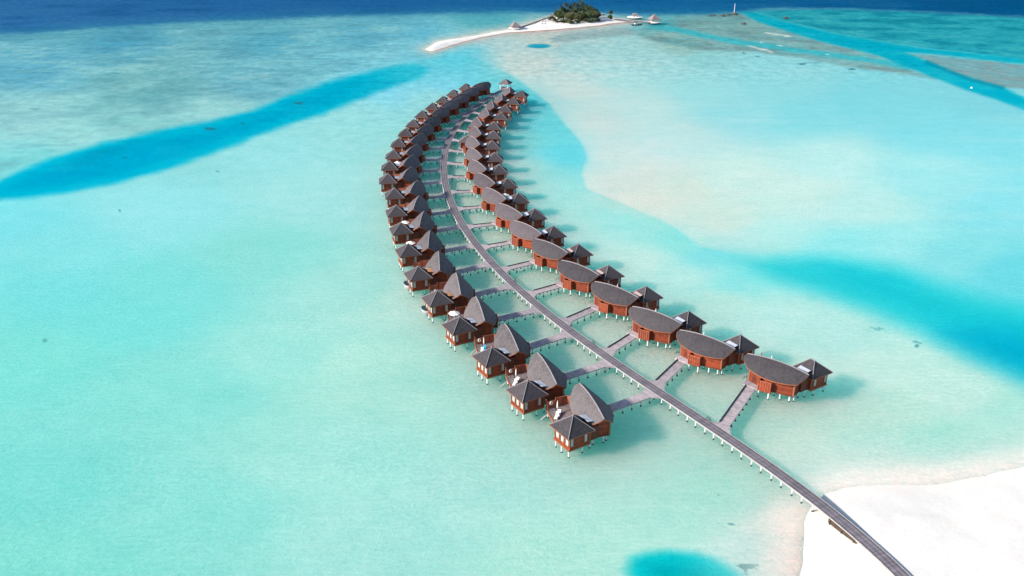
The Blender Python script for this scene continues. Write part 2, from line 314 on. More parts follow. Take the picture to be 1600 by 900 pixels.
def lagoon(px, py, wx, wy):
    """sRGB water colour, cover (1 = water body hides the sand) and dryness of the sand, at image pixels and their ground points"""
    sh = px.shape
    # soft edges wander a little
    wob = fbm(wx/9, wy/9, 4, 5); wob2 = fbm(wx/40, wy/40, 3, 9)
    num = np.zeros(sh+(3,)); den = np.zeros(sh)
    qx = px+wob2*14; qy = py+wob2*6
    for x, y, r, g, b in BASE:
        k = 1.0 if y > 130 else 1.0+(130-y)/60
        w = 1/(((qx-x)*min(k,2.2))**2*.6+((qy-y)*KY*k)**2+500)**2
        num += w[..., None]*np.array([r, g, b], np.float32); den += w
    col = num/den[..., None]
    def put(m, c):
        nonlocal col
        m = np.clip(m, 0, 1)[..., None]; col = col*(1-m)+np.array(c, float)*m
    def far(n): return n*(.25+np.clip(py, 0, 500)/500)
    # --- left reef flat mottling
    fl = sm(30, 300, 0*px+py*0+1)
    reef = (px < 720) & (py < 300)
    dch = sdist(px, py, CHL)
    up = py < (283-px*.29)+6
    m = np.where(up & (px < 720), sm(0, 30, dch), 0)*sm(720, 600, px)
    n1 = fbm(wx/26, wy/26, 5, 21); n2 = fbm(wx/7, wy/9, 4, 33); n3 = fbm(wx/70+3, wy/60, 4, 40)
    n8 = fbm(wx/24, wy/6, 4, 55)
    put(m*sm(.0, .55, n1+.5*n3)*.26, (74, 138, 160)); put(m*sm(.0, .5, n8)*.22, (74, 138, 158)); put(m*sm(.05, .5, -n8)*.2, (150, 214, 218)); put(m*sm(.05, .6, -n1+.3*n2-.4*n3)*.42, (165, 225, 222))
    put(m*sm(.05, .5, n2)*.16, (70, 125, 140))
    # --- sand bar (paler plateau left of which the lagoon is deeper)
    db = sdist(px+wob*3, py+wob*1.6, BARP)
    ed = sdist(px+wob*3, py+wob*1.6, BAR, False)
    out = sm(2, -2, -db)          # 1 outside
    nearx = sm(110, 8, ed)*sm(80, 130, py)*sm(400, 370, py)*sm(640, 720, px)
    put(out*nearx*.5*sm(330, 250, py), (82, 208, 220))
    put(out*nearx*.35*sm(250, 330, py), (120, 222, 216))
    inb = sm(1, -7, db)
    put(inb*sm(150, 4, ed)*.42*sm(70, 110, py), (218, 230, 222))
    st = fbm(wx/60, wy/14, 4, 61)
    put(inb*sm(.0, .6, st)*.12, (224, 240, 234)); put(inb*sm(.0, .6, -st)*.07, (150, 214, 218))
    put(inb*sm(.15, .6, fbm(wx/45+9, wy/22, 4, 77))*.18*sm(1250, 1000, px), (214, 218, 210))
    # --- right turquoise channel
    d = sdist(px+wob*5+wob2*10, py+wob*3+wob2*5, CHR)
    put(sm(34, -40, d)*.97*sm(1080, 1230, px), (44, 208, 218)); 
    put(sm(-14, -70, d)*.6*sm(1210, 1360, px), (16, 196, 210))
    d = sdist(px+wob2*14, py+wob2*6, CHRD); put(sm(60, -50, d)*.8, (0, 170, 206))
    put(sm(-6,-60,sdist(px+wob2*20,py+wob*4,[(1230,395),(1330,398),(1440,424),(1480,445),(1440,470),(1340,455),(1250,430)]))*.45,(20,196,216))
    # --- left channel
    e = far(3.5)
    dl = sdist(px+wob*4, py+wob*2, CHL)
    a = sm(12, -9, dl)
    put(sm(34, 0, dl)*.35*(~up)*0, (150, 228, 228))
    put(a, (0, 178, 210)); put(sm(-6, -38, dl)*.75*sm(640, 450, px), (0, 156, 198))
    put(a*sm(60, 5, np.abs(px-130+(py-262)*1.5))*sm(-4, -20, dl)*sm(10,-20,py-(300-px*.33))*.5, (8, 128, 160))
    put(a*sm(520, 660, px)*.5, (70, 205, 222))
    put(sm(60, 0, sdist(px, py, [(640,112),(700,98),(740,92)], False))*.35, (70, 205, 222))
    put(a*sm(.05, .5, n1)*.22, (30, 190, 214)); put(a*sm(.05, .5, -n8)*.2, (0, 138, 184))
    # --- far reefs on the right
    d = sdist(px+wob*6, py+wob*1.6, RNE); k = sm(4, -4, d)
    nn = fbm(wx/22, wy/16, 5, 90); n4 = fbm(wx/7, wy/5, 3, 95)
    put(k, (40, 168, 186)); put(k*sm(-.1, .5, nn+.3*n4)*.55, (14, 122, 150)); put(k*sm(.0, .6, -nn+.4*n4)*.4, (92, 205, 208))
    d = sdist(px+wob*3, py+wob*1.2, RMID); k = sm(6, -6, d)
    put(k*.8, (126, 178, 178)); put(k*sm(-.05, .5, nn)*.55, (112, 140, 144)); put(k*sm(0, .5, fbm(wx/30, wy/9, 4, 133))*.5, (96, 176, 184)); put(k*sm(.1, .6, -nn+.5*n4)*.45, (160, 206, 204)); put(k*sm(.2, .6, n4)*.3, (96, 126, 128))
    d = sdist(px+wob*8, py+wob*2.4, REAST); k = sm(5, -6, d)
    put(k*.85, (118, 168, 176)); put(k*sm(-.1, .5, nn+.4*n4)*.5, (138, 152, 150)); put(k*sm(.1, .6, -nn)*.4, (95, 190, 200))
    put(sm(14, -4, sdist(px, py, [(1575,142),(1640,150),(1800,180),(1800,230),(1620,152)]))*.6, (140, 218, 222))
    d = sdist(px+wob*6, py+wob*2, CT2, False); put(sm(12, 2, d+4*n4)*.85, (56, 192, 206))
    d = sdist(px+wob*9, py+wob*2.4, CT1); put(sm(5, -5, d), (16, 180, 204)); put(sm(-2, -12, d)*.6, (0, 176, 208)); put(sm(2,-3,d)*sm(.0, .5, nn)*.35, (60, 200, 214)); put(sm(2,-3,d)*sm(.0, .5, -nn)*.3, (0, 156, 190))
    put(sm(-1,-6,d)*sm(7, 0, np.abs(sdist(px,py,[(1231,49),(1278,64),(1325,75),(1400,98),(1475,127)],False)))*.5,(0,140,176))
    put(sm(9,1,sdist(px,py,[(1449,97),(1484,112),(1520,125),(1566,137)],False))*.6,(0,128,160))
    # --- island surroundings
    d = sdist(px+wob*5, py+wob*2, GREY); put(sm(5, -5, d)*.85, (150, 184, 186)); put(sm(2,-8,d)*sm(0,.5,nn)*.5,(128,166,172))
    put(sm(5, -3, np.hypot((px-842), (py-72)*5.2)-17)*.95, (28, 164, 194))
    put(sm(30, 0, sdist(px, py, [(1000,40),(1040,38)], False))*.6, (70, 196, 210))
    d = sdist(px+wob*2, py+wob*.6, SPIT); put(sm(26, 2, d)*.5*sm(44,52,py+px*.02), (206, 216, 206)); put(sm(8, 0, d)*.9, (222, 224, 212))
    ds = d
    # --- deep ocean
    d = sdist(px+wob2*14, py+wob*2.2, DEEP); k = sm(8, -9, d)
    dc = np.stack([np.interp(px, [0, 500, 1000, 1600], v) for v in ((48, 36, 22, 6), (114, 104, 104, 88), (176, 168, 164, 144))], -1)
    col = col*(1-k[..., None])+dc*k[..., None]
    n5 = fbm(wx/60, wy/30, 4, 120)
    put(k*sm(0, .6, n5)*.3, (60, 118, 166)); put(k*sm(0, .6, -n5)*.3, (16, 74, 128))
    put(sm(26, 4, np.abs(d+2))*.3*sm(1300,1000,px), (60, 150, 180))
    # --- holes, spots
    d = sdist(px+wob*3, py+wob*1.5, HOLE); put(sm(22, -16, d), (10, 200, 208)); put(sm(-8, -60, d)*.7, (0, 172, 184))
    for x, y, rx, ry, o, kind in SPOTS:
        q = np.hypot((px-x)/rx, (py-y)/ry)
        if q.min() > 2: continue
        nz = fbm(wx/1.1, wy/1.1, 4, int(x)) if kind else fbm(wx/3, wy/3, 3, int(x))*.5
        v = sm(.05, .3, 1-q+nz*(1.6 if kind == 2 else 1.0)-(.55 if kind == 2 else .25 if kind else 0))*sm(1.6, 1.0, q)
        put(v*o, (40, 108, 120) if kind != 1 else (44, 138, 150))
    for x, y, rx, ry in ((1203,52,7,.9),(1215,54,9,.8),(1229,56,6,1.3),(1177,73,9,1.0),(1191,77,10,1.2),(1204,81,4,.8),(1219,71.5,5,.7),(1190,66,2,.8),(1293,85,3,.7),(1372,16,0,0)):
        if rx: put(sm(1.5, .3, np.hypot((px-x)/rx, (py-y-(px-x)*.12)/ry)+.5*n4)*.9, (240, 240, 238))
    # --- broad soft brightness mottling in the shallow lagoon
    lg = sm(150, 260, py)
    n6 = fbm(wx/30, wy/30, 4, 150); n7 = fbm(wx/4, wy/5, 3, 160)
    col = col*(1+(lg*.022*n6+lg*.012*n7)[..., None]*np.array([1.8, .7, .8]))
    # --- beach
    dbe = sdist(px+wob*5, py+wob*4, BEACH)
    put(sm(210, 0, dbe+wob*26)*.8, (218, 243, 234)); put(sm(88, -2, dbe+wob*22)*.92, (253, 250, 240))
    return np.clip(col, 0, 255), dbe, ds
# ------------------------------------------------------------ water and sea bed
def lin(c):
    c = np.asarray(c)/255.0
    return np.where(c <= .04045, c/12.92, ((c+.055)/1.055)**2.4)
rows = np.concatenate([[-171.4, -170.5, -169, -166, -160, -150, -135, -115, -95, -75, -58, -45, -35, -27, -20, -14, -9, -5], np.arange(-2, 130, 1.0), np.arange(130, 1010, 2.0), [1030, 1060, 1100, 1160, 1240, 1340, 1480, 1700, 2000]])
cols = np.concatenate([[-4000, -3000, -2200, -1600, -1200, -900, -700, -550, -450, -380, -330], np.arange(-300, 1901, 2.8), [1930, 1980, 2050, 2150, 2300, 2500, 2800, 3200, 3800, 4600, 5600]])
GX, GY = np.meshgrid(cols, rows)
WX, WY = plan(GX, GY)
col, dbe, dsp = lagoon(GX, GY, WX, WY)
def grid_mesh(name, X, Y, Z):
    h, w = X.shape; me = D.meshes.new(name)
    me.vertices.add(h*w); me.vertices.foreach_set('co', np.stack([X, Y, Z], -1).astype(np.float32).ravel())
    i = np.arange((h-1)*(w-1)); r = i//(w-1); c = i % (w-1); a = r*w+c
    q = np.stack([a, a+w, a+w+1, a+1], -1).astype(np.int32)
    me.loops.add(q.size); me.loops.foreach_set('vertex_index', q.ravel())
    me.polygons.add(len(q)); me.polygons.foreach_set('loop_start', np.arange(0, q.size, 4, dtype=np.int32))
    me.polygons.foreach_set('loop_total', np.full(len(q), 4, np.int32))
    me.polygons.foreach_set('use_smooth', np.ones(len(q), bool))
    me.update(calc_edges=True); me.validate(); return me
def set_attr(me, name, kind, data):
    a = me.attributes.new(name, kind, 'POINT')
    a.data.foreach_set('color' if kind == 'FLOAT_COLOR' else 'value', np.ascontiguousarray(data, np.float32).ravel())
sand_h = np.minimum(-dbe*.0115, 1.25)                       # the beach rises out of the lagoon
sand_h = np.maximum(sand_h, -2.6)
isl = np.clip(-dsp*.16, -2.6, 1.3)
sand_h = np.maximum(sand_h, isl)
sand_h = sand_h+np.where(sand_h > .1, fbm(WX/9, WY/9, 4, 300)*.08*np.clip(sand_h, 0, 1), 0)
def ground_z(x, y):
    gx, gy = to_pixels(np.array([x], float), np.array([y], float))
    wob = fbm(np.array([x])/9, np.array([y])/9, 4, 5)
    d1 = sdist(gx+wob*5, gy+wob*4, BEACH)[0]; wob_ = wob
    d2 = sdist(gx+wob_*2, gy+wob_*.6, SPIT)[0]
    return float(max(min(max(-d1*.0115, -2.6), 1.25), min(max(-d2*.16, -2.6), 1.3)))
cover = np.minimum(sm(-8, 0, dbe), 1-0*dsp); cover = np.where(dsp < 12, np.minimum(cover, sm(-2.5, -.3, dsp)), cover)
cover = .12+.88*cover
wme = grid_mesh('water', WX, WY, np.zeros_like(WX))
set_attr(wme, 'body', 'FLOAT_COLOR', np.concatenate([lin(col)*np.interp(GY, [-20, 15, 80, 150, 250, 400, 600, 800], [.54, .56, .66, .76, .88, .92, .97, 1.0])[..., None]*(1+.2*np.maximum(sm(90, 0, dbe), sm(8, 0, dsp)))[..., None], np.ones(col.shape[:2]+(1,))], -1))  # light correction in the colour: darker with distance against grazing brightness, brighter at shores
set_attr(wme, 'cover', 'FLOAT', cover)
set_attr(wme, 'chop_shading', 'FLOAT', sm(330, 60, GY)*np.where(sdist(GX, GY, BARP) < 0, sm(150, 110, GY), 1)*.9)     # open reef flats and sea: stronger wave light and dark painted in
m, nt, b = new_mat('lagoon_water'); wme.materials.append(m)
at = N(nt, 'ShaderNodeAttribute', attribute_name='body'); cv = N(nt, 'ShaderNodeAttribute', attribute_name='cover')
pos = objcoord(nt, (1, 1.25, 1), world=True)
f1 = noise(nt, pos, .95, 4, .65); f2 = noise(nt, pos, 2.6, 3, .6); f3 = noise(nt, pos, .12, 4, .6)
k = mixc(nt, 1.0, at.outputs['Color'], ramp(nt, f1, [(.30, (.84, .91, .92)), (.70, (1.13, 1.07, 1.07))]), 'MULTIPLY')  # ripple light and dark multiplied into the colour
patch = ramp(nt, noise(nt, pos, .022, 3, .5), [(.38, (.25, .25, .25)), (.62, (1, 1, 1))])
k = mixc(nt, patch, at.outputs['Color'], k)
k = mixc(nt, 1.0, k, ramp(nt, f3, [(.3, (.94, .98, .98)), (.7, (1.06, 1.02, 1.02))]), 'MULTIPLY')
pos2 = objcoord(nt, (.35, 1.0, 1), world=True); f4 = noise(nt, pos2, .10, 5, .7); f5 = noise(nt, pos2, .9, 3, .65)
k = mixc(nt, 1.0, k, ramp(nt, f4, [(.32, (.95, .975, .98)), (.68, (1.05, 1.02, 1.02))]), 'MULTIPLY')
k = mixc(nt, 1.0, k, ramp(nt, f5, [(.30, (.92, .96, .96)), (.72, (1.10, 1.05, 1.04))]), 'MULTIPLY')
ch = N(nt, 'ShaderNodeAttribute', attribute_name='chop_shading'); pos3 = objcoord(nt, (.55, .42, 1), world=True); f7 = noise(nt, pos3, .30, 5, .75)
kk = mixc(nt, 1.0, k, ramp(nt, f7, [(.30, (.58, .74, .78)), (.5, (1, 1, 1)), (.72, (1.5, 1.26, 1.22))]), 'MULTIPLY')  # coarser wave light and shade, also painted as colour
k = mixc(nt, ch.outputs['Fac'], k, kk)
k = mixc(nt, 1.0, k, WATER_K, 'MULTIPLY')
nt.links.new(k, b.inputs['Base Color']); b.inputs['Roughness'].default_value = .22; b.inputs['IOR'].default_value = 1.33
b.inputs['Specular IOR Level'].default_value = .0
b.inputs['Subsurface Weight'].default_value = .9; b.inputs['Subsurface Radius'].default_value = (.35, 1.0, 1.0); b.inputs['Subsurface Scale'].default_value = 85.0
ad = N(nt, 'ShaderNodeMath', operation='MULTIPLY_ADD'); nt.links.new(f2, ad.inputs[0]); ad.inputs[1].default_value = .3; nt.links.new(f1, ad.inputs[2])
bump(nt, b, ad.outputs[0], .6, 1.0)
tb = nt.nodes.new('ShaderNodeBsdfTransparent'); mx = nt.nodes.new('ShaderNodeMixShader')
nt.links.new(cv.outputs['Fac'], mx.inputs[0]); nt.links.new(tb.outputs[0], mx.inputs[1]); nt.links.new(b.outputs[0], mx.inputs[2])
nt.links.new(mx.outputs[0], nt.nodes['Material Output'].inputs['Surface'])
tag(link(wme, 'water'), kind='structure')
sl = (slice(None, None, 1), slice(None, None, 2))
sme = grid_mesh('seabed', WX[sl], WY[sl], sand_h[sl])
m, nt, b = new_mat('coral_sand'); sme.materials.append(m)
pos = objcoord(nt, world=True)
cs = ramp(nt, noise(nt, pos, .12, 5, .6), [(.3, (.575, .545, .50)), (.7, (.665, .638, .60))])
cs = mixc(nt, 1.0, cs, ramp(nt, noise(nt, pos, 2.2, 4), [(.3, (.95, .95, .94)), (.7, (1.03, 1.03, 1.03))]), 'MULTIPLY')
ze = nt.nodes.new('ShaderNodeSeparateXYZ'); nt.links.new(pos, ze.inputs[0])
wet = N(nt, 'ShaderNodeMapRange'); nt.links.new(ze.outputs[2], wet.inputs[0]); wet.inputs[1].default_value = .02; wet.inputs[2].default_value = .6; wet.inputs[3].default_value = 1; wet.inputs[4].default_value = 0
wn2 = N(nt, 'ShaderNodeMath', operation='MULTIPLY'); nt.links.new(wet.outputs[0], wn2.inputs[0]); wn2.inputs[1].default_value = .8
cs = mixc(nt, wn2.outputs[0], cs, (.66, .605, .535))
nt.links.new(cs, b.inputs['Base Color']); b.inputs['Roughness'].default_value = .95; b.inputs['Specular IOR Level'].default_value = .1
bump(nt, b, noise(nt, pos, 1.2, 5), .08, .5)
tag(link(sme, 'seabed'), kind='structure')
# ------------------------------------------------------------ boardwalk line
WALK = [(1407.5,900),(1383,869.7),(1350.4,840.5),(1306,810),(1250,766.5),(1180,713.8),(1140,685),(1081,644),(1020,603),(960,566),(940,555),(880,506),(829.4,470.4),(800,443),(780,422),(764,404),(742,375.6),(724.4,353.3),(711,332),(703.3,313.3),(697.8,293.3),(694.4,268),(694.4,248),(698,226),(708,206),(720,190),(736,174),(756,158),(776,145),(788,139)]
wl = np.stack(plan([p[0] for p in WALK], [p[1] for p in WALK], 1.65), 1)
seg = np.r_[0, np.cumsum(np.hypot(*np.diff(wl, axis=0).T))]; SL = seg[-1]
pcx, pcy = np.polyfit(seg/SL, wl[:, 0], 7), np.polyfit(seg/SL, wl[:, 1], 7)
ss = np.linspace(0, 1, 1600); CL = np.stack([np.polyval(pcx, ss), np.polyval(pcy, ss)], 1)
t0 = CL[0]-CL[1]; t0 = np.array([-.12, -1.0]) if False else t0/np.linalg.norm(t0)
ext = [CL[0]+t0*d for d in np.arange(30, 0, -.5)]
CL = np.concatenate([np.array(ext), CL])
CS = np.r_[0, np.cumsum(np.hypot(*np.diff(CL, axis=0).T))]; S0 = 30.0
CT = np.gradient(CL, axis=0); CT /= np.linalg.norm(CT, axis=1)[:, None]
def on_walk(s):
    i = min(max(int(np.searchsorted(CS, s)), 1), len(CS)-1)
    return Vector((CL[i][0], CL[i][1], 0)), Vector((CT[i][0], CT[i][1], 0))
def nearest(x, y):
    i = int(np.argmin((CL[:, 0]-x)**2+(CL[:, 1]-y)**2)); return CS[i], Vector((CT[i][0], CT[i][1], 0))
WALK_W = 2.5; DECK_Z = 1.65
STEP = 2.58
walk_pile = MB().lathe([(.14, .4), (.14, 1.4)], 10, mi=0).lathe([(.21, -1.6), (.19, .38), (.15, .44)], 10, mi=1).mesh('pile', [M['pile_white'], M['pile_wet']])
pile_mesh = MB().lathe([(.15, .22), (.15, 1.75)], 10, mi=0).lathe([(.23, -1.6), (.23, .2), (.16, .26)], 10, mi=1).mesh('pile', [M['pile_white'], M['pile_wet']])
def boardwalk():
    root = empty('boardwalk', (*CL[0], 0))
    tag(root, 'long grey curving boardwalk on white piles from the near beach to the far gazebo', 'boardwalk')
    inv = Vector((-CL[0][0], -CL[0][1], 0))
    idx = [int(np.searchsorted(CS, s)) for s in np.arange(0, CS[-1], 1.0)]+[len(CS)-1]
    def ribbon(name, o0, o1, z0, z1, mats, attr=False):
        mb = MB(); vs = []
        for i in idx:
            p = Vector((CL[i][0], CL[i][1], 0))+inv; n = Vector((CT[i][1], -CT[i][0], 0))
            vs += [p+n*o0+Vector((0, 0, z0)), p+n*o1+Vector((0, 0, z0)), p+n*o1+Vector((0, 0, z1)), p+n*o0+Vector((0, 0, z1))]
        fs = []
        for k in range(len(idx)-1):
            a, b_ = 4*k, 4*k+4
            fs += [(a+e, a+(e+1) % 4, b_+(e+1) % 4, b_+e) for e in range(4)]
        fs += [(3, 2, 1, 0), tuple(4*(len(idx)-1)+e for e in range(4))]
        mb.add(vs, fs); me = mb.mesh(name, mats)
        if attr:
            set_attr(me, 'across', 'FLOAT', np.tile([0, 1, 1, 0], len(idx)))
            set_attr(me, 'along', 'FLOAT', np.repeat([CS[i] for i in idx], 4))
        return link(me, name, root)
    ribbon('deck', -WALK_W/2+.14, WALK_W/2-.14, DECK_Z-.16, DECK_Z, M['walk'], True)
    for sgn in (-1, 1):
        ribbon('edge_beam', sgn*WALK_W/2-.14*(sgn > 0)-0*sgn, sgn*WALK_W/2+.14*(sgn < 0), DECK_Z-.28, DECK_Z+.05, M['beam'])
    s = S0+12; k = 0; rest = MB()
    while s < CS[-1]-2:
        p, t = on_walk(s); n = Vector((t.y, -t.x, 0))
        for sg in (-1, 1):
            q = p+n*sg*(WALK_W/2-.14)
            gz = ground_z(q.x, q.y) if s < S0+60 else -1
            if gz < .2:
                if k < 100: link(walk_pile, 'pile', root, q+inv); k += 1
                else: rest.lathe([(.14, .4), (.14, 1.4)], 8, q+inv, 0).lathe([(.21, -1.6), (.19, .38), (.15, .44)], 8, q+inv, 1)
        s += STEP
    o = rest.build('far_pile', [M['pile_white'], M['pile_wet']], root); o['kind'] = 'stuff'
boardwalk()

# ------------------------------------------------------------ the villas
MO = (3.35, -7.0); E1 = (.957, -.288); E2 = (.288, .957)
HR, HE = 7.0, 5.05
def hw(a): return 2.45+1.45*(1-min(1, abs(a)/5.7)**2)     # roof half width
def ww(a): return 1.95+1.0*(1-min(1, abs(a)/5.2)**2)     # wall half width
class Villa:
    def __init__(s, side): s.s = side; s.parts = None
    def p(s, t, n, z=0.0): return (t, -s.s*n, z)
    def m(s, a, b_, z=0.0):
        t = MO[0]+a*E1[0]+b_*E2[0]; n = MO[1]+a*E1[1]+b_*E2[1]
        return (t, -s.s*n, z)
    def rz(s): return -s.s*0+math.atan2(-s.s*E1[1], E1[0])
    def meshes(s):
        W = {}
        # --- main roof: two barrel-plan slopes under a bowed ridge, prow gables
        K = 20; A = [-1+2*i/K for i in range(K+1)]; J = 6
        mb = MB()
        for sg in (-1, 1):
            top = []; bot = []
            for a in A:
                r = Vector(s.m(a*7.0, 0, HR-.05+.75*(1-a*a))); e = Vector(s.m(a*5.75, sg*hw(a*5.7), HE-.28*(1-a*a)))
                for j in range(J+1):
                    f = j/J; q = r.lerp(e, f); q.z += .34*math.sin(math.pi*f)*(.55+.45*(1-a*a)); bo = (1.0 if a > 0 else .35)*a*abs(a)**5*math.sin(math.pi*f**.8); q.x += bo*E1[0]; q.y += -s.s*E1[1]*bo
                    top.append(q); bot.append(q-Vector((0, 0, .24)))
            w = J+1; n = len(top)
            fs = [(i*w+j, i*w+j+1, (i+1)*w+j+1, (i+1)*w+j) for i in range(K) for j in range(J)]
            mb.add(top, fs, 0, True); mb.add(bot, [f[::-1] for f in fs], 1)
            rim = [i*w+J for i in range(K+1)]
            ends = [list(range(w)), [K*w+j for j in range(w)]]
            for line in [rim]+ends:
                mb.add([top[i] for i in line]+[bot[i] for i in line], [(i, i+1, len(line)+i+1, len(line)+i) for i in range(len(line)-1)], 1)
        W['main_roof'] = mb.mesh('main_roof', [M['shingle'], M['trim']])
        for mk in ('shingle_dark', 'shingle_mid'): W['main_roof_'+mk] = mb.mesh('main_roof', [M[mk], M['trim']])
        cap = MB(); cap.tube([s.m(a*7.05, 0, HR-.05+.75*(1-a*a)+.02) for a in A], [.13]*(K+1), 6)
        W['ridge_cap'] = cap.mesh('ridge_cap', M['cap'])
        fl = [s.m(a, b_) for a, b_ in [(x, ww(x)+.12) for x in np.linspace(-5.2, 5.2, 9)]+[(x, -ww(x)-.12) for x in np.linspace(5.2, -5.2, 9)]]
        W['floor_frame'] = MB().prism(fl, 1.68, 1.98).mesh('floor_frame', M['dark_wood'])
        # --- main walls: curved long sides, gabled ends
        mb = MB(); xs = np.linspace(-5.1, 5.1, 13)
        for sg in (-1, 1):
            vs = [v for x in xs for v in (s.m(x, sg*ww(x), 1.985), s.m(x, sg*ww(x), 5.25))]
            mb.add(vs, [(2*i, 2*i+2, 2*i+3, 2*i+1) for i in range(len(xs)-1)], 0)
        for e in (-5.1, 5.1):
            w = ww(e); mb.add([s.m(e, -w, 1.985), s.m(e, w, 1.985), s.m(e, w, 5.25), s.m(e, 0, 6.75), s.m(e, -w, 5.25)], [(0, 1, 2, 3, 4)])
        W['main_wall'] = mb.mesh('main_wall', M['red_wood'])
        W['corner_posts'] = [s.m(e, sg*(ww(e)+.02), 3.6) for e in (-5.15, 5.15) for sg in (-1, 1)]
        # --- roof of the pavilion
        c = .1; h = 3.2; z0 = 4.95
        P = [s.p(c-h, -h+.1, z0), s.p(c+h, -h+.1, z0), s.p(c+h, h+.1, z0), s.p(c-h, h+.1, z0)]
        def pyramid(hip):
            mb = MB(); ap = [s.p(c*0-hip, .0, 7.7-hip*.25), s.p(hip, .0, 7.7-hip*.25)]
            Q = [Vector(q) for q in P]; a0, a1 = Vector(ap[0]), Vector(ap[1])
            faces = [(Q[0], Q[1], a1, a0), (Q[1], Q[2], a1), (Q[2], Q[3], a0, a1), (Q[3], Q[0], a0)]
            for f in faces: mb.add(f, [tuple(range(len(f)))], 0)
            dz = Vector((0, 0, .22))
            mb.add(Q+[q-dz for q in Q], [(i, (i+1) % 4, 4+(i+1) % 4, 4+i) for i in range(4)], 1)
            mb.add([q-dz for q in Q]+[(a0+a1)/2-dz], [(0, 1, 4), (1, 2, 4), (2, 3, 4), (3, 0, 4)], 1)
            cp = MB()
            for q, a in ((Q[0], a0), (Q[1], a1), (Q[2], a1), (Q[3], a0)): cp.tube([q, a], [.085, .085], 5)
            if hip: cp.tube([a0, a1], [.1, .1], 5)
            cp.lathe([(.16, 0), (.12, .16), (0, .3)], 6, (a0+a1)/2)
            return mb.mesh('pavilion_roof', [M['shingle_dark'], M['trim']]), cp.mesh('hip_cap', M['cap'])
        W['pavilion_roof'], W['hip_cap'] = pyramid(0); W['pavilion_roof_hip'], W['hip_cap_hip'] = pyramid(.55)
        # --- pavilion body
        q = 2.45
        W['pavilion_floor'] = MB().prism([s.p(-q-.15, -q), s.p(q+.15, -q), s.p(q+.15, q+.25), s.p(-q-.15, q+.25)], 1.66, 2.02).mesh('pavilion_floor', M['trim'])
        mb = MB(); th = .12
        mb.box(s.p(-q+.06, 0, 3.5), (th, 2*q-.2, 2.95))
        mb.box(s.p(q-.06, -1.3, 3.5), (th, 2.3, 2.95)); mb.box(s.p(0, q-.06, 2.3), (2*q, th, .55)); mb.box(s.p(0, -q+.06, 3.5), (2*q, th, 2.95))
        W['pavilion_wall'] = mb.mesh('pavilion_wall', M['red_wood'])
        W['pavilion_posts'] = [s.p(t_, n_, 3.45) for t_, n_ in ((-q, q), (-q*.33, q), (q*.33, q), (q, q), (-q, -q), (q, -q))]
        # window leaves: pale blinds behind brown frames
        def win(cx, cn, along_t, w, h_=1.75, zc=3.55):
            f = MB(); g = MB(); rz = 0 if along_t else math.pi/2
            c0 = s.p(cx, cn, zc)
            f.box((c0[0], c0[1], zc+h_/2+.03), (w+.12, .17, .08), rz); f.box((c0[0], c0[1], zc-h_/2-.03), (w+.12, .17, .08), rz)
            dx, dy = (w/2+.03, 0) if along_t else (0, w/2+.03)
            f.box((c0[0]+dx, c0[1]+dy, zc), (.07, .17, h_), rz); f.box((c0[0]-dx, c0[1]-dy, zc), (.07, .17, h_), rz)
            g.box(c0, (w, .07, h_), rz)
            return f.mesh('window', M['trim']), g.mesh('blind', M['curtain'])
        W['wins'] = [win(-q-.03, 1.95, False, .62), win(-q-.03, -1.35, False, .62), win(-1.6, q-.04, True, .9, 2.0, 3.6), win(.0, q-.04, True, .9, 2.0, 3.6), win(1.6, q-.04, True, .9, 2.0, 3.6), win(q+.03, 1.2, False, 1.1, 2.0, 3.55)]
        # --- link between the two, with its raised canopy
        W['link_wall'] = MB().prism([s.p(-1.9, -4.9), s.p(1.2, -4.9), s.p(1.2, -2.56), s.p(-1.9, -2.56)], 1.9, 4.9).mesh('link_wall', M['dark_wood'])
        cb = [s.p(-1.7, -3.75, 6.0), s.p(1.0, -3.75, 6.0), s.p(1.0, -2.35, 6.3), s.p(-1.7, -2.35, 6.3)]
        for nm, mt in (('canopy_white', 'metal_roof'), ('canopy_pink', 'pink_roof'), ('canopy_orange', 'orange_roof')):
            mb = MB(); Q = [Vector(v) for v in cb]; mb.add([v+Vector((0, 0, .1)) for v in Q]+Q, [(0, 1, 2, 3), (7, 6, 5, 4)]+[(i, (i+1) % 4, 4+(i+1) % 4, 4+i) for i in range(4)])
            W[nm] = mb.mesh('canopy', M[mt])
        W['canopy_frame'] = MB().prism([s.p(-1.3, -3.6), s.p(.7, -3.6), s.p(.7, -2.65), s.p(-1.3, -2.65)], 4.92, [5.98, 5.98, 6.2, 6.2]).mesh('canopy_frame', M['dark_wood'])
        # --- open topped bathroom enclosure on the walkway side
        mb = MB(); a0, a1, b0 = -.85, 1.9, -4.15
        b1 = -2.3
        def wall(m_, p, q_, z0_, z1_, th_=.1):
            p, q_ = Vector(p), Vector(q_); d = (q_-p).normalized(); n_ = Vector((-d.y, d.x, 0))*th_/2
            m_.prism([p+n_, p-n_, q_-n_, q_+n_], z0_, z1_)
        wall(mb, s.m(a0, b0), s.m(a1, b0-.25), 1.75, 4.15); wall(mb, s.m(a0, b0), s.m(a0, b1), 1.75, 4.15); wall(mb, s.m(a1, b0-.25), s.m(a1, b1), 1.75, 4.15)
        W['bathroom_screen'] = mb.mesh('bathroom_screen', M['red_wood'])
        mb = MB()
        for i in range(6):
            f = i/5; a = a0+(a1-a0)*f; mb.box(s.m(a, b0-.25*f-.07, 2.98), (.09, .07, 2.4), s.rz())
        mb.prism([s.m(a0-.06, b0-.12), s.m(a1+.06, b0-.37), s.m(a1+.06, b0-.2), s.m(a0-.06, b0+.05)], 4.15, 4.23)
        W['screen_batten'] = mb.mesh('screen_batten', M['screen'])
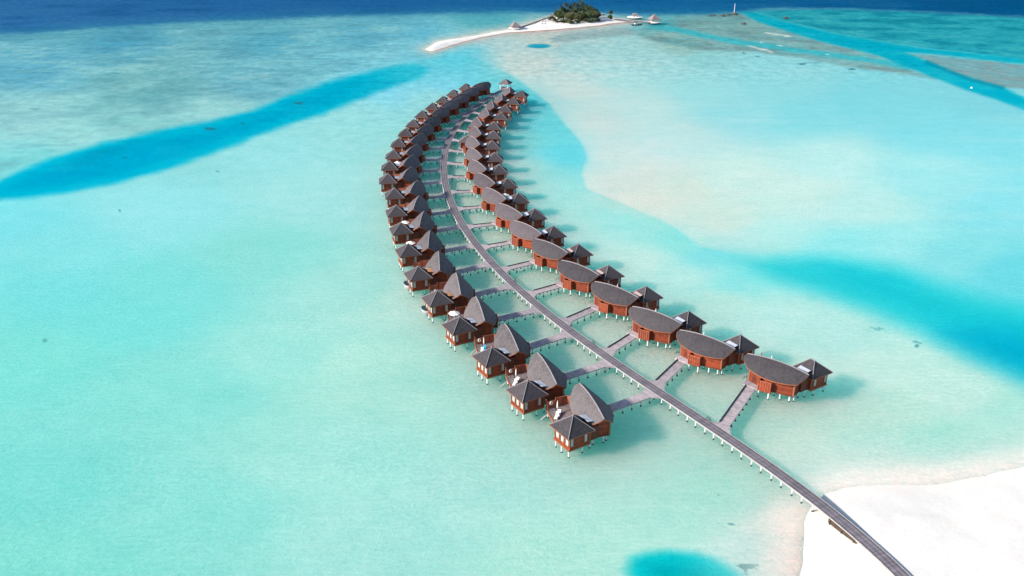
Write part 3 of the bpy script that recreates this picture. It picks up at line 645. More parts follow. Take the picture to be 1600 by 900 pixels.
        W['bathroom_floor'] = MB().prism([s.m(a0, b0), s.m(a1, b0-.25), s.m(a1, b1), s.m(a0, b1)], 1.7, 2.1).mesh('bathroom_floor', M['dark_wood'])
        mb = MB(); mb.box(s.m(.1, -3.72, 3.55), (1.0, .5, .32), s.rz()); mb.lathe([(.22, 0), (.3, .12), (.26, .22)], 12, s.m(1.35, -3.85, 3.6)); mb.box(s.m(1.35, -3.85, 2.9), (.35, .35, 1.4), s.rz())
        W['washstand'] = mb.mesh('washstand', M['white'])
        # --- entrance porch and door
        W['porch'] = MB().prism([s.m(1.95, -4.35), s.m(5.6, -4.1), s.m(5.6, -2.0), s.m(1.95, -2.4)], 1.5, 1.85).mesh('porch', M['jetty'])
        d = MB(); d.box(s.m(3.6, -ww(3.6)-.06, 3.2), (1.1, .1, 2.1), s.rz()-s.s*-.12); W['door'] = d.mesh('door', M['dark_wood'])
        # --- bathing deck, screens, rail, steps
        dk = [(2.7, 1.1), (12.1, -2.1), (11.3, -6.7), (8.6, -8.1), (6, -5), (2.0, -3.2), (2.7, -2.4)]
        W['sun_deck'] = MB().prism([s.p(*v) for v in dk], 2.04, 2.2).mesh('sun_deck', M['deck'])
        W['deck_fascia'] = MB().prism([s.p(2.75, 1.14), s.p(12.18, -2.06), s.p(12.02, -2.22), s.p(2.7, .98)], 1.72, 2.26).mesh('deck_fascia', M['trim'])
        mb = MB(); wall(mb, s.p(12.15, -2.1), s.p(11.75, -4.2), 1.8, 3.75, .1); wall(mb, s.p(11.78, -4.25), s.p(11.3, -6.7), 1.8, 4.2, .12); wall(mb, s.p(11.3, -6.7), s.p(9.9, -7.9), 1.8, 4.2, .1)
        W['privacy_screen'] = mb.mesh('privacy_screen', M['screen'])
        mb = MB()
        W['screen_posts'] = [s.p(*v, 3.1) for v in ((12.15, -2.1), (11.75, -4.2), (11.3, -6.7))]
        mb.box(s.p(10.95, -1.72, 2.55), (.1, .1, 1.3))
        mb.beam(s.p(12.15, -2.1, 3.15), s.p(10.95, -1.72, 3.15), .08, .08); mb.beam(s.p(12.15, -2.1, 2.7), s.p(10.95, -1.72, 2.7), .05, .05)
        W['deck_rail'] = mb.mesh('deck_rail', M['trim'])
        mb = MB()
        for dd in (0, .75): mb.beam(s.p(10.1-dd*.55+.35, -1.5+dd*.75-.2, 2.2), s.p(12.2-dd*.55+.35, -.9+dd*.75-.2, -.25), .08, .10)
        for i in range(1, 7):
            f = i/7.5; mb.beam(s.p(10.45+2.1*f, -1.7+.6*f, 2.2-2.45*f), s.p(10.04+2.1*f, -1.14+.6*f, 2.2-2.45*f), .26, .05)
        W['bathing_ladder'] = mb.mesh('bathing_ladder', M['beam'])
        # --- plunge pool (two villas)
        prof = [(.7, .7), (1.0, 1.3), (1.22, 2.3), (1.1, 2.34), (1.08, 2.2)]
        W['pool_rim'] = MB().lathe(prof, 20, s.p(2.0, 2.55, 0), sx=1.7).mesh('plunge_pool', M['beam'])
        W['pool_water'] = MB().lathe([(1.1, 2.22), (0, 2.22)], 20, s.p(2.0, 2.55, 0), sx=1.7).mesh('pool_water', M['pool'])
        W['piles'] = [s.p(*v) for v in ((-2.1, 2.35), (.1, 2.45), (2.2, 2.35), (-2.1, -.9), (2.2, -.9), (-1.6, -3.1), (.9, -3.4))]+[s.m(*v) for v in ((-4.9, 1.3), (-4.9, -.9), (-4.3, -1.7), (-2.4, -2.3), (-.5, -3.9), (-2.2, 2.2), (.6, 2.5), (1.7, -4.1), (4.2, -3.7), (4.4, 1.8), (4.7, -1.6), (-.6, -1.4), (1.9, -1.6))]+[s.p(*v) for v in ((11.8, -2.4), (8.2, -1.1), (5.0, .1), (11.2, -6.4), (8.6, -5.0))]
        return W
VM = {1: Villa(1).meshes(), -1: Villa(-1).meshes()}
ORD = ['', 'first', 'second', 'third', 'fourth', 'fifth', 'sixth', 'seventh', 'eighth', 'ninth', 'tenth', 'eleventh', 'twelfth', 'thirteenth', 'fourteenth', 'fifteenth', 'sixteenth', 'seventeenth', 'eighteenth', 'nineteenth', 'twentieth', 'last']
RIGHT = [(1270,561),(1157,522.7),(1076,485.7),(1010,447),(951,414),(904,381),(864.4,352.7),(835.6,325.6),(810,301),(793,278),(779.5,257),(773,238),(769,219.4),(771,204),(772,190),(783,175),(790,163.6),(803,152),(814.4,141)]
LEFT = [(895.6,649),(824.6,594.5),(768.4,542.7),(718.2,495),(683.5,453.5),(653.3,416),(637.8,380.4),(626.7,347.3),(619,320.4),(616,293.8),(606,271),(609,251),(615,233.6),(623,215.6),(634,200),(646,186),(660,172),(676,160),(692.6,149.6),(709,139.4),(728,130)]
APEX = 7.7
villas = {}
post_a = MB().box((0, 0, 0), (.3, .3, 3.3)).mesh('corner_post', M['trim']); post_b = MB().box((0, 0, 0), (.17, .17, 2.95)).mesh('post', M['trim']); post_c = MB().box((0, 0, 0), (.14, .14, 2.5)).mesh('post', M['trim'])
def place_villa(side, k, x, y):
    s_, t = nearest(x, y); rz = math.atan2(t.y, t.x)
    row = 'right' if side > 0 else 'left'
    root = empty('overwater_villa', (x, y, 0), rz)
    n = ORD[k] if not (side > 0 and k == 19) else 'last'
    extra = {(1, 1): 'grey shingled water villa standing apart, nearest to the beach on the right side',
             (-1, 1): 'grey shingled water villa nearest the camera, lowest of the left row, cream loungers on deck',
             (-1, 2): 'shingled water villa second of the left row, cream loungers and white ring on deck',
             (-1, 3): 'shingled water villa third of the left row, blue lounger on its deck',
             (-1, 4): 'shingled water villa fourth of the left row, open cream parasol on its deck',
             (-1, 5): 'shingled water villa fifth of the left row, plunge pool and orange canopy',
             (-1, 6): 'shingled water villa sixth of the left row, plunge pool and orange canopy',
             (-1, 21): 'shingled water villa at the far end of the left row, whole roof showing'}.get((side, k))
    tag(root, extra or ('grey roofed timber water villa, %s from the beach in the %s row' % (n, row)), 'villa', 'water villas in the %s row' % row)
    W = VM[side]
    mr = link(W['main_roof'] if side < 0 else W['main_roof_shingle_dark'] if k <= 6 else W['main_roof_shingle_mid'], 'main_roof', root); link(W['ridge_cap'], 'ridge_cap', mr)
    hip = '_hip' if (side, k) == (1, 1) else ''
    pr = link(W['pavilion_roof'+hip], 'pavilion_roof', root); link(W['hip_cap'+hip], 'hip_cap', pr)
    mw = link(W['main_wall'], 'main_wall', root)
    for q in W['corner_posts']: link(post_a, 'corner_post', mw, q, Villa(side).rz())
    for nm in ('floor_frame', 'pavilion_floor', 'link_wall', 'bathroom_floor', 'washstand', 'porch', 'door', 'deck_rail', 'bathing_ladder'): link(W[nm], nm, root)
    pw = link(W['pavilion_wall'], 'pavilion_wall', root); [link(post_b, 'post', pw, q) for q in W['pavilion_posts']]
    for f, g in W['wins']: link(g, 'blind', link(f, 'window', root))
    bs = link(W['bathroom_screen'], 'bathroom_screen', root); link(W['screen_batten'], 'screen_batten', bs)
    sdk = link(W['sun_deck'], 'sun_deck', root); link(W['deck_fascia'], 'deck_fascia', sdk)
    ps = link(W['privacy_screen'], 'privacy_screen', root)
    for q in W['screen_posts']: link(post_c, 'post', ps, q)
    kind = 'orange' if (side, k) in ((-1, 5), (-1, 6)) else 'pink' if (side, k) in ((1, 4), (1, 5), (1, 6)) else 'white'
    cn = link(W['canopy_'+kind], 'canopy', root); link(W['canopy_frame'], 'canopy_frame', cn)
    if kind == 'orange': cn['label'] = 'orange slatted canopy'
    if (side, k) in ((-1, 5), (-1, 6)):
        pp = link(W['pool_rim'], 'plunge_pool', root); link(W['pool_water'], 'pool_water', pp)
    for q in W['piles']: link(pile_mesh, 'pile', root, q)
    villas[(side, k)] = (root, Vector((x, y, 0)), rz, s_, t)
for k, (px, py) in enumerate(RIGHT): v = P2(px, py, APEX); place_villa(1, k+1, v.x, v.y)
for k, (px, py) in enumerate(LEFT): v = P2(px, py, APEX); place_villa(-1, k+1, v.x, v.y)

# ------------------------------------------------------------ jetties from the boardwalk to each villa
T_IN_R = [-2.8, .4, 2.2, 3.2, 4.4, 4.0, 4.8, 5.2, 5.6, 6.0, 6.8, 7.4]+[7.2]*7
T_IN_L = [5.7, 5.9, 6.9, 5.9, 6.8, 7.4, 7.0, 7.0, 6.8, 6.6, 6.5]+[6.4]*10
def jetty(side, k):
    root_v, pos, rz, s_, t = villas[(side, k)]
    V = Villa(side); ro = Matrix.Rotation(rz, 3, 'Z')
    out = pos+ro@Vector(V.m(3.75, -3.95))
    tin = (T_IN_R if side > 0 else T_IN_L)[k-1]
    guess = pos+ro@Vector(V.p(tin, -20))
    sj, _ = nearest(guess.x, guess.y)
    if k > 1: sj = s_+tin
    base, tt = on_walk(sj); nn = Vector((tt.y, -tt.x, 0))*side
    inn = base+nn*(WALK_W/2+.03)
    d = out-inn; L = d.length; d.normalize(); w = Vector((-d.y, d.x, 0))
    ang = math.atan2(d.y, d.x)
    root = empty('access_jetty', inn, ang)
    row = 'right' if side > 0 else 'left'
    n = ORD[k] if not (side > 0 and k == 19) else 'last'
    tag(root, 'wooden jetty linking the boardwalk to the %s villa from the beach in the %s row' % (n, row), 'jetty', 'access jetties on the %s side of the boardwalk' % row)
    inv = Matrix.Rotation(-ang, 3, 'Z')
    hw_ = 1.12
    # splayed landing where it meets the boardwalk
    fl = 1.6
    A0 = inv@(tt*-1.0*(hw_+fl)); A1 = inv@(tt*(hw_+fl))
    c = d.dot(nn)
    pts = [A0, Vector((1.9, -hw_ if (inv@tt).y > 0 else hw_, 0)), Vector((L, -hw_ if (inv@tt).y > 0 else hw_, 0)), Vector((L, hw_ if (inv@tt).y > 0 else -hw_, 0)), Vector((1.9, hw_ if (inv@tt).y > 0 else -hw_, 0)), A1]
    mb = MB(); mb.prism([(p.x, p.y) for p in pts], DECK_Z-.16, DECK_Z-.004); mb.build('deck', M['jetty'], root)
    mb = MB()
    for sg in (-1, 1):
        mb.box((1.9+(L-1.9)/2, sg*(hw_+.05), DECK_Z-.12), (L-1.95, .1, .24))
    mb.build('edge_beam', M['beam'], root)
    if side > 0:       # dark rail along the side away from the beach
        y = (hw_-.06) if (inv@tt).y > 0 else -(hw_-.06)
        mb = MB(); mb.box((1.9+(L-1.9)/2, y, DECK_Z+.12), (L-1.9, .14, .2)); mb.build('kerb_rail', M['dark_trim'], root)
    x = 1.6; 
    while x < L-.3:
        for sg in (-1, 1): link(walk_pile, 'pile', root, (x, sg*(hw_-.2), 0))
        x += 2.45
for key in list(villas): jetty(*key)

# ------------------------------------------------------------ small pavilions on the boardwalk
def gazebo(name, label, cat, x, y, half, rz, base_z, eave, apex, wallm=None, roof='shingle', post='white', platform=None, round_base=False):
    root = empty(name, (x, y, 0), rz); tag(root, label, cat)
    h = half; Q = [(-h, -h, eave), (h, -h, eave), (h, h, eave), (-h, h, eave)]
    mb = MB(); mb.add(Q+[(0, 0, apex)], [(0, 1, 4), (1, 2, 4), (2, 3, 4), (3, 0, 4)], 0)
    mb.add(Q+[(a, b_, c-.2) for a, b_, c in Q]+[(0, 0, apex-.25)], [(i, (i+1) % 4, 4+(i+1) % 4, 4+i) for i in range(4)]+[(4, 5, 8), (5, 6, 8), (6, 7, 8), (7, 4, 8)], 1)
    rf = mb.build('roof', [M[roof], M['trim']], root)
    mb = MB()
    for q in Q: mb.tube([q, (0, 0, apex)], [.08, .08], 5)
    mb.build('hip_cap', M['cap'], rf)
    p = h*.74
    if round_base:
        mb = MB().lathe([(p*1.75, base_z-.9), (p*1.85, base_z-.1)], 20, mi=1).lathe([(p*1.9, base_z-.1), (p*1.9, base_z+.25), (p*1.7, base_z+.25)], 20, mi=0)
        mb.build('platform', [M['white'], M['dark_trim']], root)
    else:
        MB().box((0, 0, base_z-.15), (2*p+.9, 2*p+.9, .3)).build('platform', M['jetty'], root)
        for a in (-1, 1):
            for b_ in (-1, 1): link(pile_mesh, 'pile', root, (a*p, b_*p, 0))
    for a in (-1, 1):
        for b_ in (-1, 1): MB().box((0, 0, (base_z+eave)/2), (.2, .2, eave-base_z)).build('post', M[post], root).location = (a*p, b_*p, 0)
    if wallm:
        MB().box((0, 0, (base_z+eave)/2), (2*p-.1, 2*p-.1, eave-base_z-.1)).build('wall', M[wallm], root)
    else:
        MB().box((0, p*.9, base_z+.5), (2*p, .1, .9)).box((0, -p*.9, base_z+.5), (2*p, .1, .9)).build('rail', M['white'], root)
    return root
e_, t_ = Vector((*CL[-1], 0)), Vector((*CT[-1], 0))
g_ = e_+t_*2.2
gazebo('end_gazebo', 'open white posted gazebo under a grey pyramid roof at the far end of the boardwalk', 'gazebo', g_.x, g_.y, 3.0, math.atan2(t_.y, t_.x), 1.7, 4.4, 6.7)
hp = P2(727.5, 213, 6.8); sH, tH = nearest(hp.x, hp.y)
gazebo('service_hut', 'small grey roofed timber hut beside the boardwalk on its right, far up the curve', 'hut', hp.x, hp.y, 2.7, math.atan2(tH.y, tH.x), 2.2, 4.9, 6.8, wallm='red_wood', post='trim')
# ------------------------------------------------------------ things on the decks
def vloc(side, k, t, n, z=0.0):
    _, pos, rz, _, _ = villas[(side, k)]
    return pos+Matrix.Rotation(rz, 3, 'Z')@Vector((t, -side*n, z))
def vrz(side, k): return villas[(side, k)][2]
def lounger_parts(mat):
    fr = MB()
    for sg in (-1, 1): fr.box((0, sg*.31, .27), (1.9, .05, .07))
    fr.box((-.93, 0, .27), (.05, .62, .07)); fr.box((.93, 0, .27), (.05, .62, .07))
    leg = MB().box((0, 0, .12), (.06, .06, .24)).mesh('leg', M['white'])
    seat = MB().box((-.28, 0, .35), (1.3, .6, .1)).mesh('seat_cushion', M[mat])
    back = MB().prism([(.37, -.3), (.95, -.3), (.95, .3), (.37, .3)], [.3, .68, .68, .3], [.4, .78, .78, .4]).mesh('backrest', M[mat])
    return fr.mesh('frame', M['white']), leg, seat, back
LP = {m_: lounger_parts(m_) for m_ in ('cushion', 'blue')}
def lounger(loc, rz, label, mat='cushion'):
    root = empty('sun_lounger', loc, rz); tag(root, label, 'sun lounger', 'sun loungers on the villa decks')
    fr, leg, seat, back = LP[mat]
    link(fr, 'frame', root)
    for a in (-1, 1):
        for b_ in (-1, 1): link(leg, 'leg', root, (a*.8, b_*.28, 0))
    link(seat, 'seat', root); link(back, 'backrest', root)
DZ = 2.2
par_open = MB().add([(1.45*math.cos(a), 1.45*math.sin(a), 2.15) for a in np.linspace(0, 2*math.pi, 9)[:-1]]+[(0, 0, 2.75)], [(i, (i+1) % 8, 8) for i in range(8)]).add([(1.45*math.cos(a), 1.45*math.sin(a), 2.12) for a in np.linspace(0, 2*math.pi, 9)[:-1]]+[(0, 0, 2.6)], [((i+1) % 8, i, 8) for i in range(8)]).mesh('canopy', M['cushion'])
par_furl = MB().lathe([(.05, 1.0), (.17, 1.15), (.13, 2.2), (.03, 2.6)], 8).mesh('furled_canopy', M['cushion'])
par_pole = MB().lathe([(.035, 0), (.035, 2.8)], 8).mesh('pole', M['white']); par_base = MB().lathe([(.28, 0), (.28, .1), (.06, .14)], 12).mesh('base', M['white'])
def parasol(loc, label, opened):
    root = empty('parasol', loc); tag(root, label, 'parasol', 'open parasols on villa decks' if opened else 'furled parasols on villa decks')
    link(par_pole, 'pole', root); link(par_base, 'base', root); link(par_open if opened else par_furl, 'canopy', root)
ring_m = MB(); 
for i in range(24):
    for j in range(8):
        a, c = 2*math.pi*i/24, 2*math.pi*j/8
        ring_m.v.append(((.36+.09*math.cos(c))*math.cos(a), .09*math.sin(c), (.36+.09*math.cos(c))*math.sin(a)))
for i in range(24):
    for j in range(8): ring_m.f.append((i*8+j, ((i+1) % 24)*8+j, ((i+1) % 24)*8+(j+1) % 8, i*8+(j+1) % 8)); ring_m.mi.append(0); ring_m.sm.append(True)
ring_m = ring_m.mesh('life_ring', M['white'])
WHICH = {1: 'nearest', 2: 'second', 3: 'third', 4: 'fourth'}
for k in (1, 2):
    rz = vrz(-1, k)
    lounger(vloc(-1, k, 8.1, -1.9, DZ), rz+R(-48), 'cream sun lounger on the %s left villa deck, outer one of its pair' % WHICH[k])
    lounger(vloc(-1, k, 8.6, -2.75, DZ), rz+R(-48), 'cream sun lounger on the %s left villa deck, inner one nearer the ring' % WHICH[k])
    parasol(vloc(-1, k, 9.7, -3.2, DZ), 'furled white parasol beside two loungers on the %s left villa deck' % WHICH[k], False)
lounger(vloc(-1, 3, 8.2, -1.9, DZ), vrz(-1, 3)+R(-30), 'cream sun lounger on the third left villa deck, beside the blue one')
lounger(vloc(-1, 3, 8.8, -2.8, DZ), vrz(-1, 3)+R(-30), 'bright blue covered sun lounger on the third left villa deck', 'blue')
parasol(vloc(-1, 3, 9.9, -3.3, DZ), 'furled white parasol behind the blue lounger on the third left villa deck', False)
for k in (1, 2, 3):
    o = link(ring_m, 'life_ring', None, vloc(-1, k, 11.75, -3.1, 3.3), vrz(-1, k)+R(90+11))
    tag(o, 'white life ring hung on the deck screen of the %s left villa' % WHICH[k], 'life ring', 'life rings on the deck screens')
parasol(vloc(-1, 4, 8.7, -2.4, DZ), 'open cream parasol on the fourth left villa deck', True)
for k in (7, 8, 12): parasol(vloc(-1, k, 8.6, -2.6, DZ), 'open cream parasol on the deck of the %s left villa' % ORD[k], True)
parasol(vloc(1, 9, 8.3, -2.6, DZ), 'open cream parasol on the deck of the ninth right villa', True)
for k in (1, 2, 3, 4, 11): parasol(vloc(1, k, 8.6, -2.8, DZ+.6), 'furled parasol peeping over the ridge of the %s right villa' % ORD[k], False)
# chairs and table on the fifth and sixth left decks
ch_seat = MB().box((0, 0, .44), (.48, .48, .06)).mesh('seat', M['white']); ch_back = MB().box((-.23, 0, .72), (.05, .46, .5)).mesh('backrest', M['white']); ch_leg = MB().box((0, 0, .21), (.05, .05, .42)).mesh('leg', M['white'])
for k in (5, 6):
    w_ = {5: 'fifth', 6: 'sixth'}[k]
    for j, (a, c, r_) in enumerate(((8.6, -2.9, 20), (10.0, -3.0, 190))):
        root = empty('deck_chair', vloc(-1, k, a, c, DZ), vrz(-1, k)+R(r_))
        tag(root, 'white deck chair on the %s left villa deck, %s the screen' % (w_, 'away from' if j == 0 else 'close to'), 'chair', 'white deck chairs')
        link(ch_seat, 'seat', root); link(ch_back, 'backrest', root)
        for p in (-1, 1):
            for q in (-1, 1): link(ch_leg, 'leg', root, (p*.2, q*.2, 0))
    root = empty('deck_table', vloc(-1, k, 9.3, -2.95, DZ)); tag(root, 'small round white table between two chairs on the %s left villa deck' % w_, 'table', 'white deck tables')
    MB().lathe([(.36, .7), (.36, .74)], 16).build('tabletop', M['white'], root); MB().lathe([(.2, 0), (.2, .03), (.03, .06), (.03, .7)], 10).build('pedestal', M['white'], root)
# bicycles
wheel_m = MB()
for i in range(18):
    for j in range(5):
        a, c = 2*math.pi*i/18, 2*math.pi*j/5
        wheel_m.v.append(((.31+.03*math.cos(c))*math.cos(a), .03*math.sin(c), .34+(.31+.03*math.cos(c))*math.sin(a)))
for i in range(18):
    for j in range(5): wheel_m.f.append((i*5+j, ((i+1) % 18)*5+j, ((i+1) % 18)*5+(j+1) % 5, i*5+(j+1) % 5)); wheel_m.mi.append(0); wheel_m.sm.append(True)
wheel_m = wheel_m.mesh('wheel', M['black'])
bf = MB().tube([(-.5, 0, .34), (-.12, 0, .36), (-.25, 0, .85)], [.03]*3, 6).tube([(-.5, 0, .34), (-.22, 0, .75), (.38, 0, .8), (.52, 0, .34)], [.03]*4, 6).tube([(-.12, 0, .36), (.38, 0, .75)], [.03]*2, 6).mesh('frame', M['black'])
bh = MB().tube([(.3, -.28, 1.0), (.38, 0, .98), (.3, .28, 1.0)], [.025]*3, 6).mesh('handlebar', M['black']); bsd = MB().box((-.27, 0, .9), (.26, .16, .07)).mesh('saddle', M['black'])
def bicycle(loc, rz, label):
    root = empty('bicycle', loc, rz); tag(root, label, 'bicycle', 'bicycles parked on the boardwalk and jetties')
    link(bf, 'frame', root); link(bh, 'handlebar', root); link(bsd, 'saddle', root)
    for x in (-.5, .52): link(wheel_m, 'wheel', root, (x, 0, 0))
for (px, py), w_ in (((1112, 656), 'first'), ((929, 538), 'fourth'), ((805, 441), 'sixth')):
    v = P2(px, py, DECK_Z); s_, t_ = nearest(v.x, v.y); c_, _ = on_walk(s_); n_ = Vector((t_.y, -t_.x, 0))
    q = c_+n_*(WALK_W/2-.3); q.z = DECK_Z
    bicycle(q, math.atan2(t_.y, t_.x), 'dark bicycle at the boardwalk edge near the jetty of the %s right villa' % w_)
for k in (1, 2, 3, 4, 5, 6):
    q = vloc(1, k, 8.3, -10.9, 1.86); bicycle(q, vrz(1, k)+R(70), 'dark bicycle by the entrance porch of the %s right villa' % ORD[k])

# shored gap and retaining boards where the boardwalk meets the sand
sG = nearest(*P2(1310, 832, 1.2).xy)[0]
for i, (a, ln, zz, nm, lb) in enumerate(((0, 6.5, .2, 'retaining_board', 'brown timber retaining board under the boardwalk edge at the top of the beach'),)):
    c_, t_ = on_walk(sG); n_ = Vector((t_.y, -t_.x, 0)); q = c_-n_*(WALK_W/2-.02)
    gz = ground_z(q.x, q.y)
    mb = MB(); mb.box((0, 0, (gz+DECK_Z-.3)/2), (ln, .12, DECK_Z-.3-gz+.3)); mb.box((-2.8, .12, gz+.1), (.2, .2, .7)); mb.box((0, .12, gz+.1), (.2, .2, .7)); mb.box((2.8, .12, gz+.1), (.2, .2, .7))
    tag(link(mb.mesh(nm, M['board']), nm, None, (q.x, q.y, 0), math.atan2(t_.y, t_.x)), lb, 'board')

# ------------------------------------------------------------ the islet
def leaf_cloud(mb, rng, c, r, n, size, squash=.75, mi=0):
    for _ in range(n):
        u = rng.normal(size=3); u /= np.linalg.norm(u); rr = r*(.55+.5*rng.random()**.5)
        p = np.array(c)+u*rr*np.array([1, 1, squash])
        if p[2] < .1: continue
        a = rng.normal(size=3); a /= np.linalg.norm(a); a = a*.6+u*.4; a /= np.linalg.norm(a)
        b_ = np.cross(a, rng.normal(size=3)); b_ /= np.linalg.norm(b_); d_ = np.cross(a, b_)
        s_ = size*(.6+.8*rng.random())
        mb.add([p-b_*s_, p+d_*s_*.5, p+b_*s_, p-d_*s_*.5], [(0, 1, 2, 3)], mi)
def broadleaf(x, y, h, r, seed, label, mat='leaf', bush=False):
    rng = np.random.default_rng(seed); gz = max(ground_z(x, y), .2)
    root = empty('bush' if bush else 'broadleaf_tree', (x, y, gz-.1)); tag(root, label, 'bush' if bush else 'tree', 'trees and bushes on the islet')
    tr = MB(); tr.tube([(0, 0, -.2), (.1*h*rng.normal()*.3, .05*h, h*.35), (.2, .1, h*.6)], [.05*h*.6, .035*h*.6, .02*h*.6], 8)
    for _ in range(4):
        a = rng.random()*6.28; tr.tube([(0.05, 0.02, h*.3), (math.cos(a)*r*.5, math.sin(a)*r*.5, h*.62)], [.12, .05], 6)
    tr.build('trunk', M['trunk'], root)
    cr = MB()
    for _ in range(5 if bush else 9):
        a = rng.random()*6.28; q = rng.random()**.5*r*.62; z = h*(.34 if bush else .42)+rng.random()*h*.34
        leaf_cloud(cr, rng, (math.cos(a)*q, math.sin(a)*q, z), r*(.34+.24*rng.random()), 260 if bush else 300, .34)
    cr.build('crown', M[mat], root)
def palm(x, y, h, seed, label):
    rng = np.random.default_rng(seed); gz = max(ground_z(x, y), .2)
    root = empty('palm_tree', (x, y, gz-.1), rng.random()*6.28); tag(root, label, 'palm tree', 'palm trees on the islet')
    lean = rng.normal(size=2)*.07*h
    pts = [(lean[0]*f*f, lean[1]*f*f, h*f) for f in np.linspace(0, 1, 7)]
    MB().tube(pts, list(np.linspace(.28, .14, 7)), 8).build('trunk', M['trunk'], root)
    cr = MB(); top = np.array(pts[-1])
    for i in range(24):
        a = 2*math.pi*i/24*2.3+rng.normal()*.2; el = rng.uniform(-.5, 1.1); L = rng.uniform(3.0, 4.2)
        d = np.array([math.cos(a), math.sin(a), 0]); prev = top.copy(); v = d*math.cos(el)+np.array([0, 0, math.sin(el)])
        side = np.array([-d[1], d[0], 0]); K = 6
        P_ = [prev]
        for j in range(K): v = v+np.array([0, 0, -.26]); v /= np.linalg.norm(v); P_.append(P_[-1]+v*L/K)
        for j in range(K):
            w0 = .8*math.sin(math.pi*min(1, (j+.6)/(K+.6))); w1 = .8*math.sin(math.pi*min(1, (j+1.6)/(K+.6)))
            for sg in (-1, 1):
                for q in range(3):
                    f0 = j/K*0; p0 = P_[j]+(P_[j+1]-P_[j])*(q/3); p1 = P_[j]+(P_[j+1]-P_[j])*((q+.75)/3)
                    tip = side*sg*(w0+(w1-w0)*q/3)+(P_[j+1]-P_[j])*.35-np.array([0, 0, .22])
                    cr.add([p0, p1, p1+tip, p0+tip*.9], [(0, 1, 2, 3)])
    cr.build('crown', M['palm'], root)
def ix(px, py): a = P2(px, py, 1.0); return a.x, a.y
PALMS = [(884.5, 30, 12.4), (890, 28.5, 10.4), (896.5, 27, 10.8), (903, 29.5, 11.6), (907.5, 27.5, 12.8), (913, 27.5, 10.8), (900, 31, 9.5), (880, 31, 9.5), (924, 28, 8.8), (911, 30, 10)]
wd = ['leftmost tall', 'short', 'middle', 'right of centre', 'tallest', 'right hand tall', 'front', 'low left', 'low right', 'bushy crowned']
for i, (px, py, h) in enumerate(PALMS): palm(*ix(px, py), h, 40+i, '%s palm rising above the trees on the far islet' % wd[i])
TREES = [(871, 31, 8.5, 4.2, 'leaf'), (877, 33, 7.5, 4.4, 'leaf'), (887, 34, 8, 5, 'leaf2'), (897, 34.5, 7, 4.6, 'leaf2'), (907, 34, 8, 5, 'leaf'), (918, 33.5, 7.5, 4.8, 'leaf'), (926, 32.5, 8.5, 5, 'leaf2'), (933, 32, 6.5, 3.6, 'leaf'), (922, 30, 11.5, 5.4, 'leaf'), (881, 30, 10.5, 5, 'leaf'), (895, 30, 11, 5.2, 'leaf'), (911, 30, 11.5, 5.4, 'leaf'), (929, 29, 9.5, 4.6, 'leaf')]
tw = ['leftmost', 'second from left', 'olive left hand', 'olive central', 'central front', 'front right', 'olive right hand', 'rightmost', 'tall rounded right hand', 'tall left hand', 'tall central', 'tall right of centre', 'far right back']
for i, (px, py, h, r, mt) in enumerate(TREES): broadleaf(*ix(px, py), h, r, 80+i, '%s dense broadleaf tree on the far islet' % tw[i], mt)
BUSH = [(861.5, 33, 4.4, 3.2), (866, 34.5, 4.2, 3.2), (873, 35, 3, 2.6), (888, 36.5, 3.4, 3), (892, 37.5, 3, 2.6), (903, 36, 3.2, 2.8), (913, 35.5, 3.2, 2.8), (921, 35.5, 3.2, 2.6), (929, 34.5, 3.0, 2.6), (935, 33.5, 3.2, 2.4), (881, 36, 3, 2.6), (898, 36, 3, 2.4)]
bw = ['leftmost', 'second from left', 'third from left', 'lowest olive', 'forward', 'central', 'right of centre', 'low right', 'second from right', 'rightmost', 'fourth from left', 'small central']
for i, (px, py, h, r) in enumerate(BUSH): broadleaf(*ix(px, py), h, r, 120+i, '%s low green bush along the front edge of the far islet' % bw[i], 'leaf' if i % 3 else 'leaf2', True)
broadleaf(*ix(953, 30), 3.6, 2.9, 150, 'lone round green bush on the sand right of the far islet trees', 'leaf', True)
palm(*ix(953.5, 25), 5.0, 151, 'small lone palm behind the round bush right of the far islet')
# thatched shelters
def shelter(px, py, label, half=2.6, apex=5.6, eave=2.9, roof='thatch'):
    x, y = ix(px, py); gz = ground_z(x, y); g = gazebo('thatched_shelter', label, 'shelter', x, y, half, .4, .35, eave, apex, roof=roof, post='trim'); g.location.z = max(gz, 0)-.1; g['group'] = 'thatched shelters on the islet'
lp = P2(805, 45, .8)
g = gazebo('beach_pavilion', 'pale thatched pavilion on a white terrace at the left tip of the far islet', 'pavilion', lp.x, lp.y, 3.6, .3, 1.2, 2.9, 6.4, roof='thatch', post='trim', round_base=True)
rp = P2(1022, 36, .8)
g = gazebo('pier_pavilion', 'thatched pavilion on a round platform at the end of the right hand pier', 'pavilion', rp.x, rp.y, 4.0, .3, 1.5, 3.8, 8.0, roof='thatch', post='trim', round_base=True)
bp = P2(992, 28.5, .8)
g = gazebo('round_platform', 'low white round platform with small canopy behind the right hand pier', 'platform', bp.x, bp.y, 2.4, .2, 1.8, 4.0, 5.2, roof='thatch', post='trim', round_base=True)
for o in g.children:
    if o.name.startswith('platform'): o.scale = (1.9, 1.9, 1)
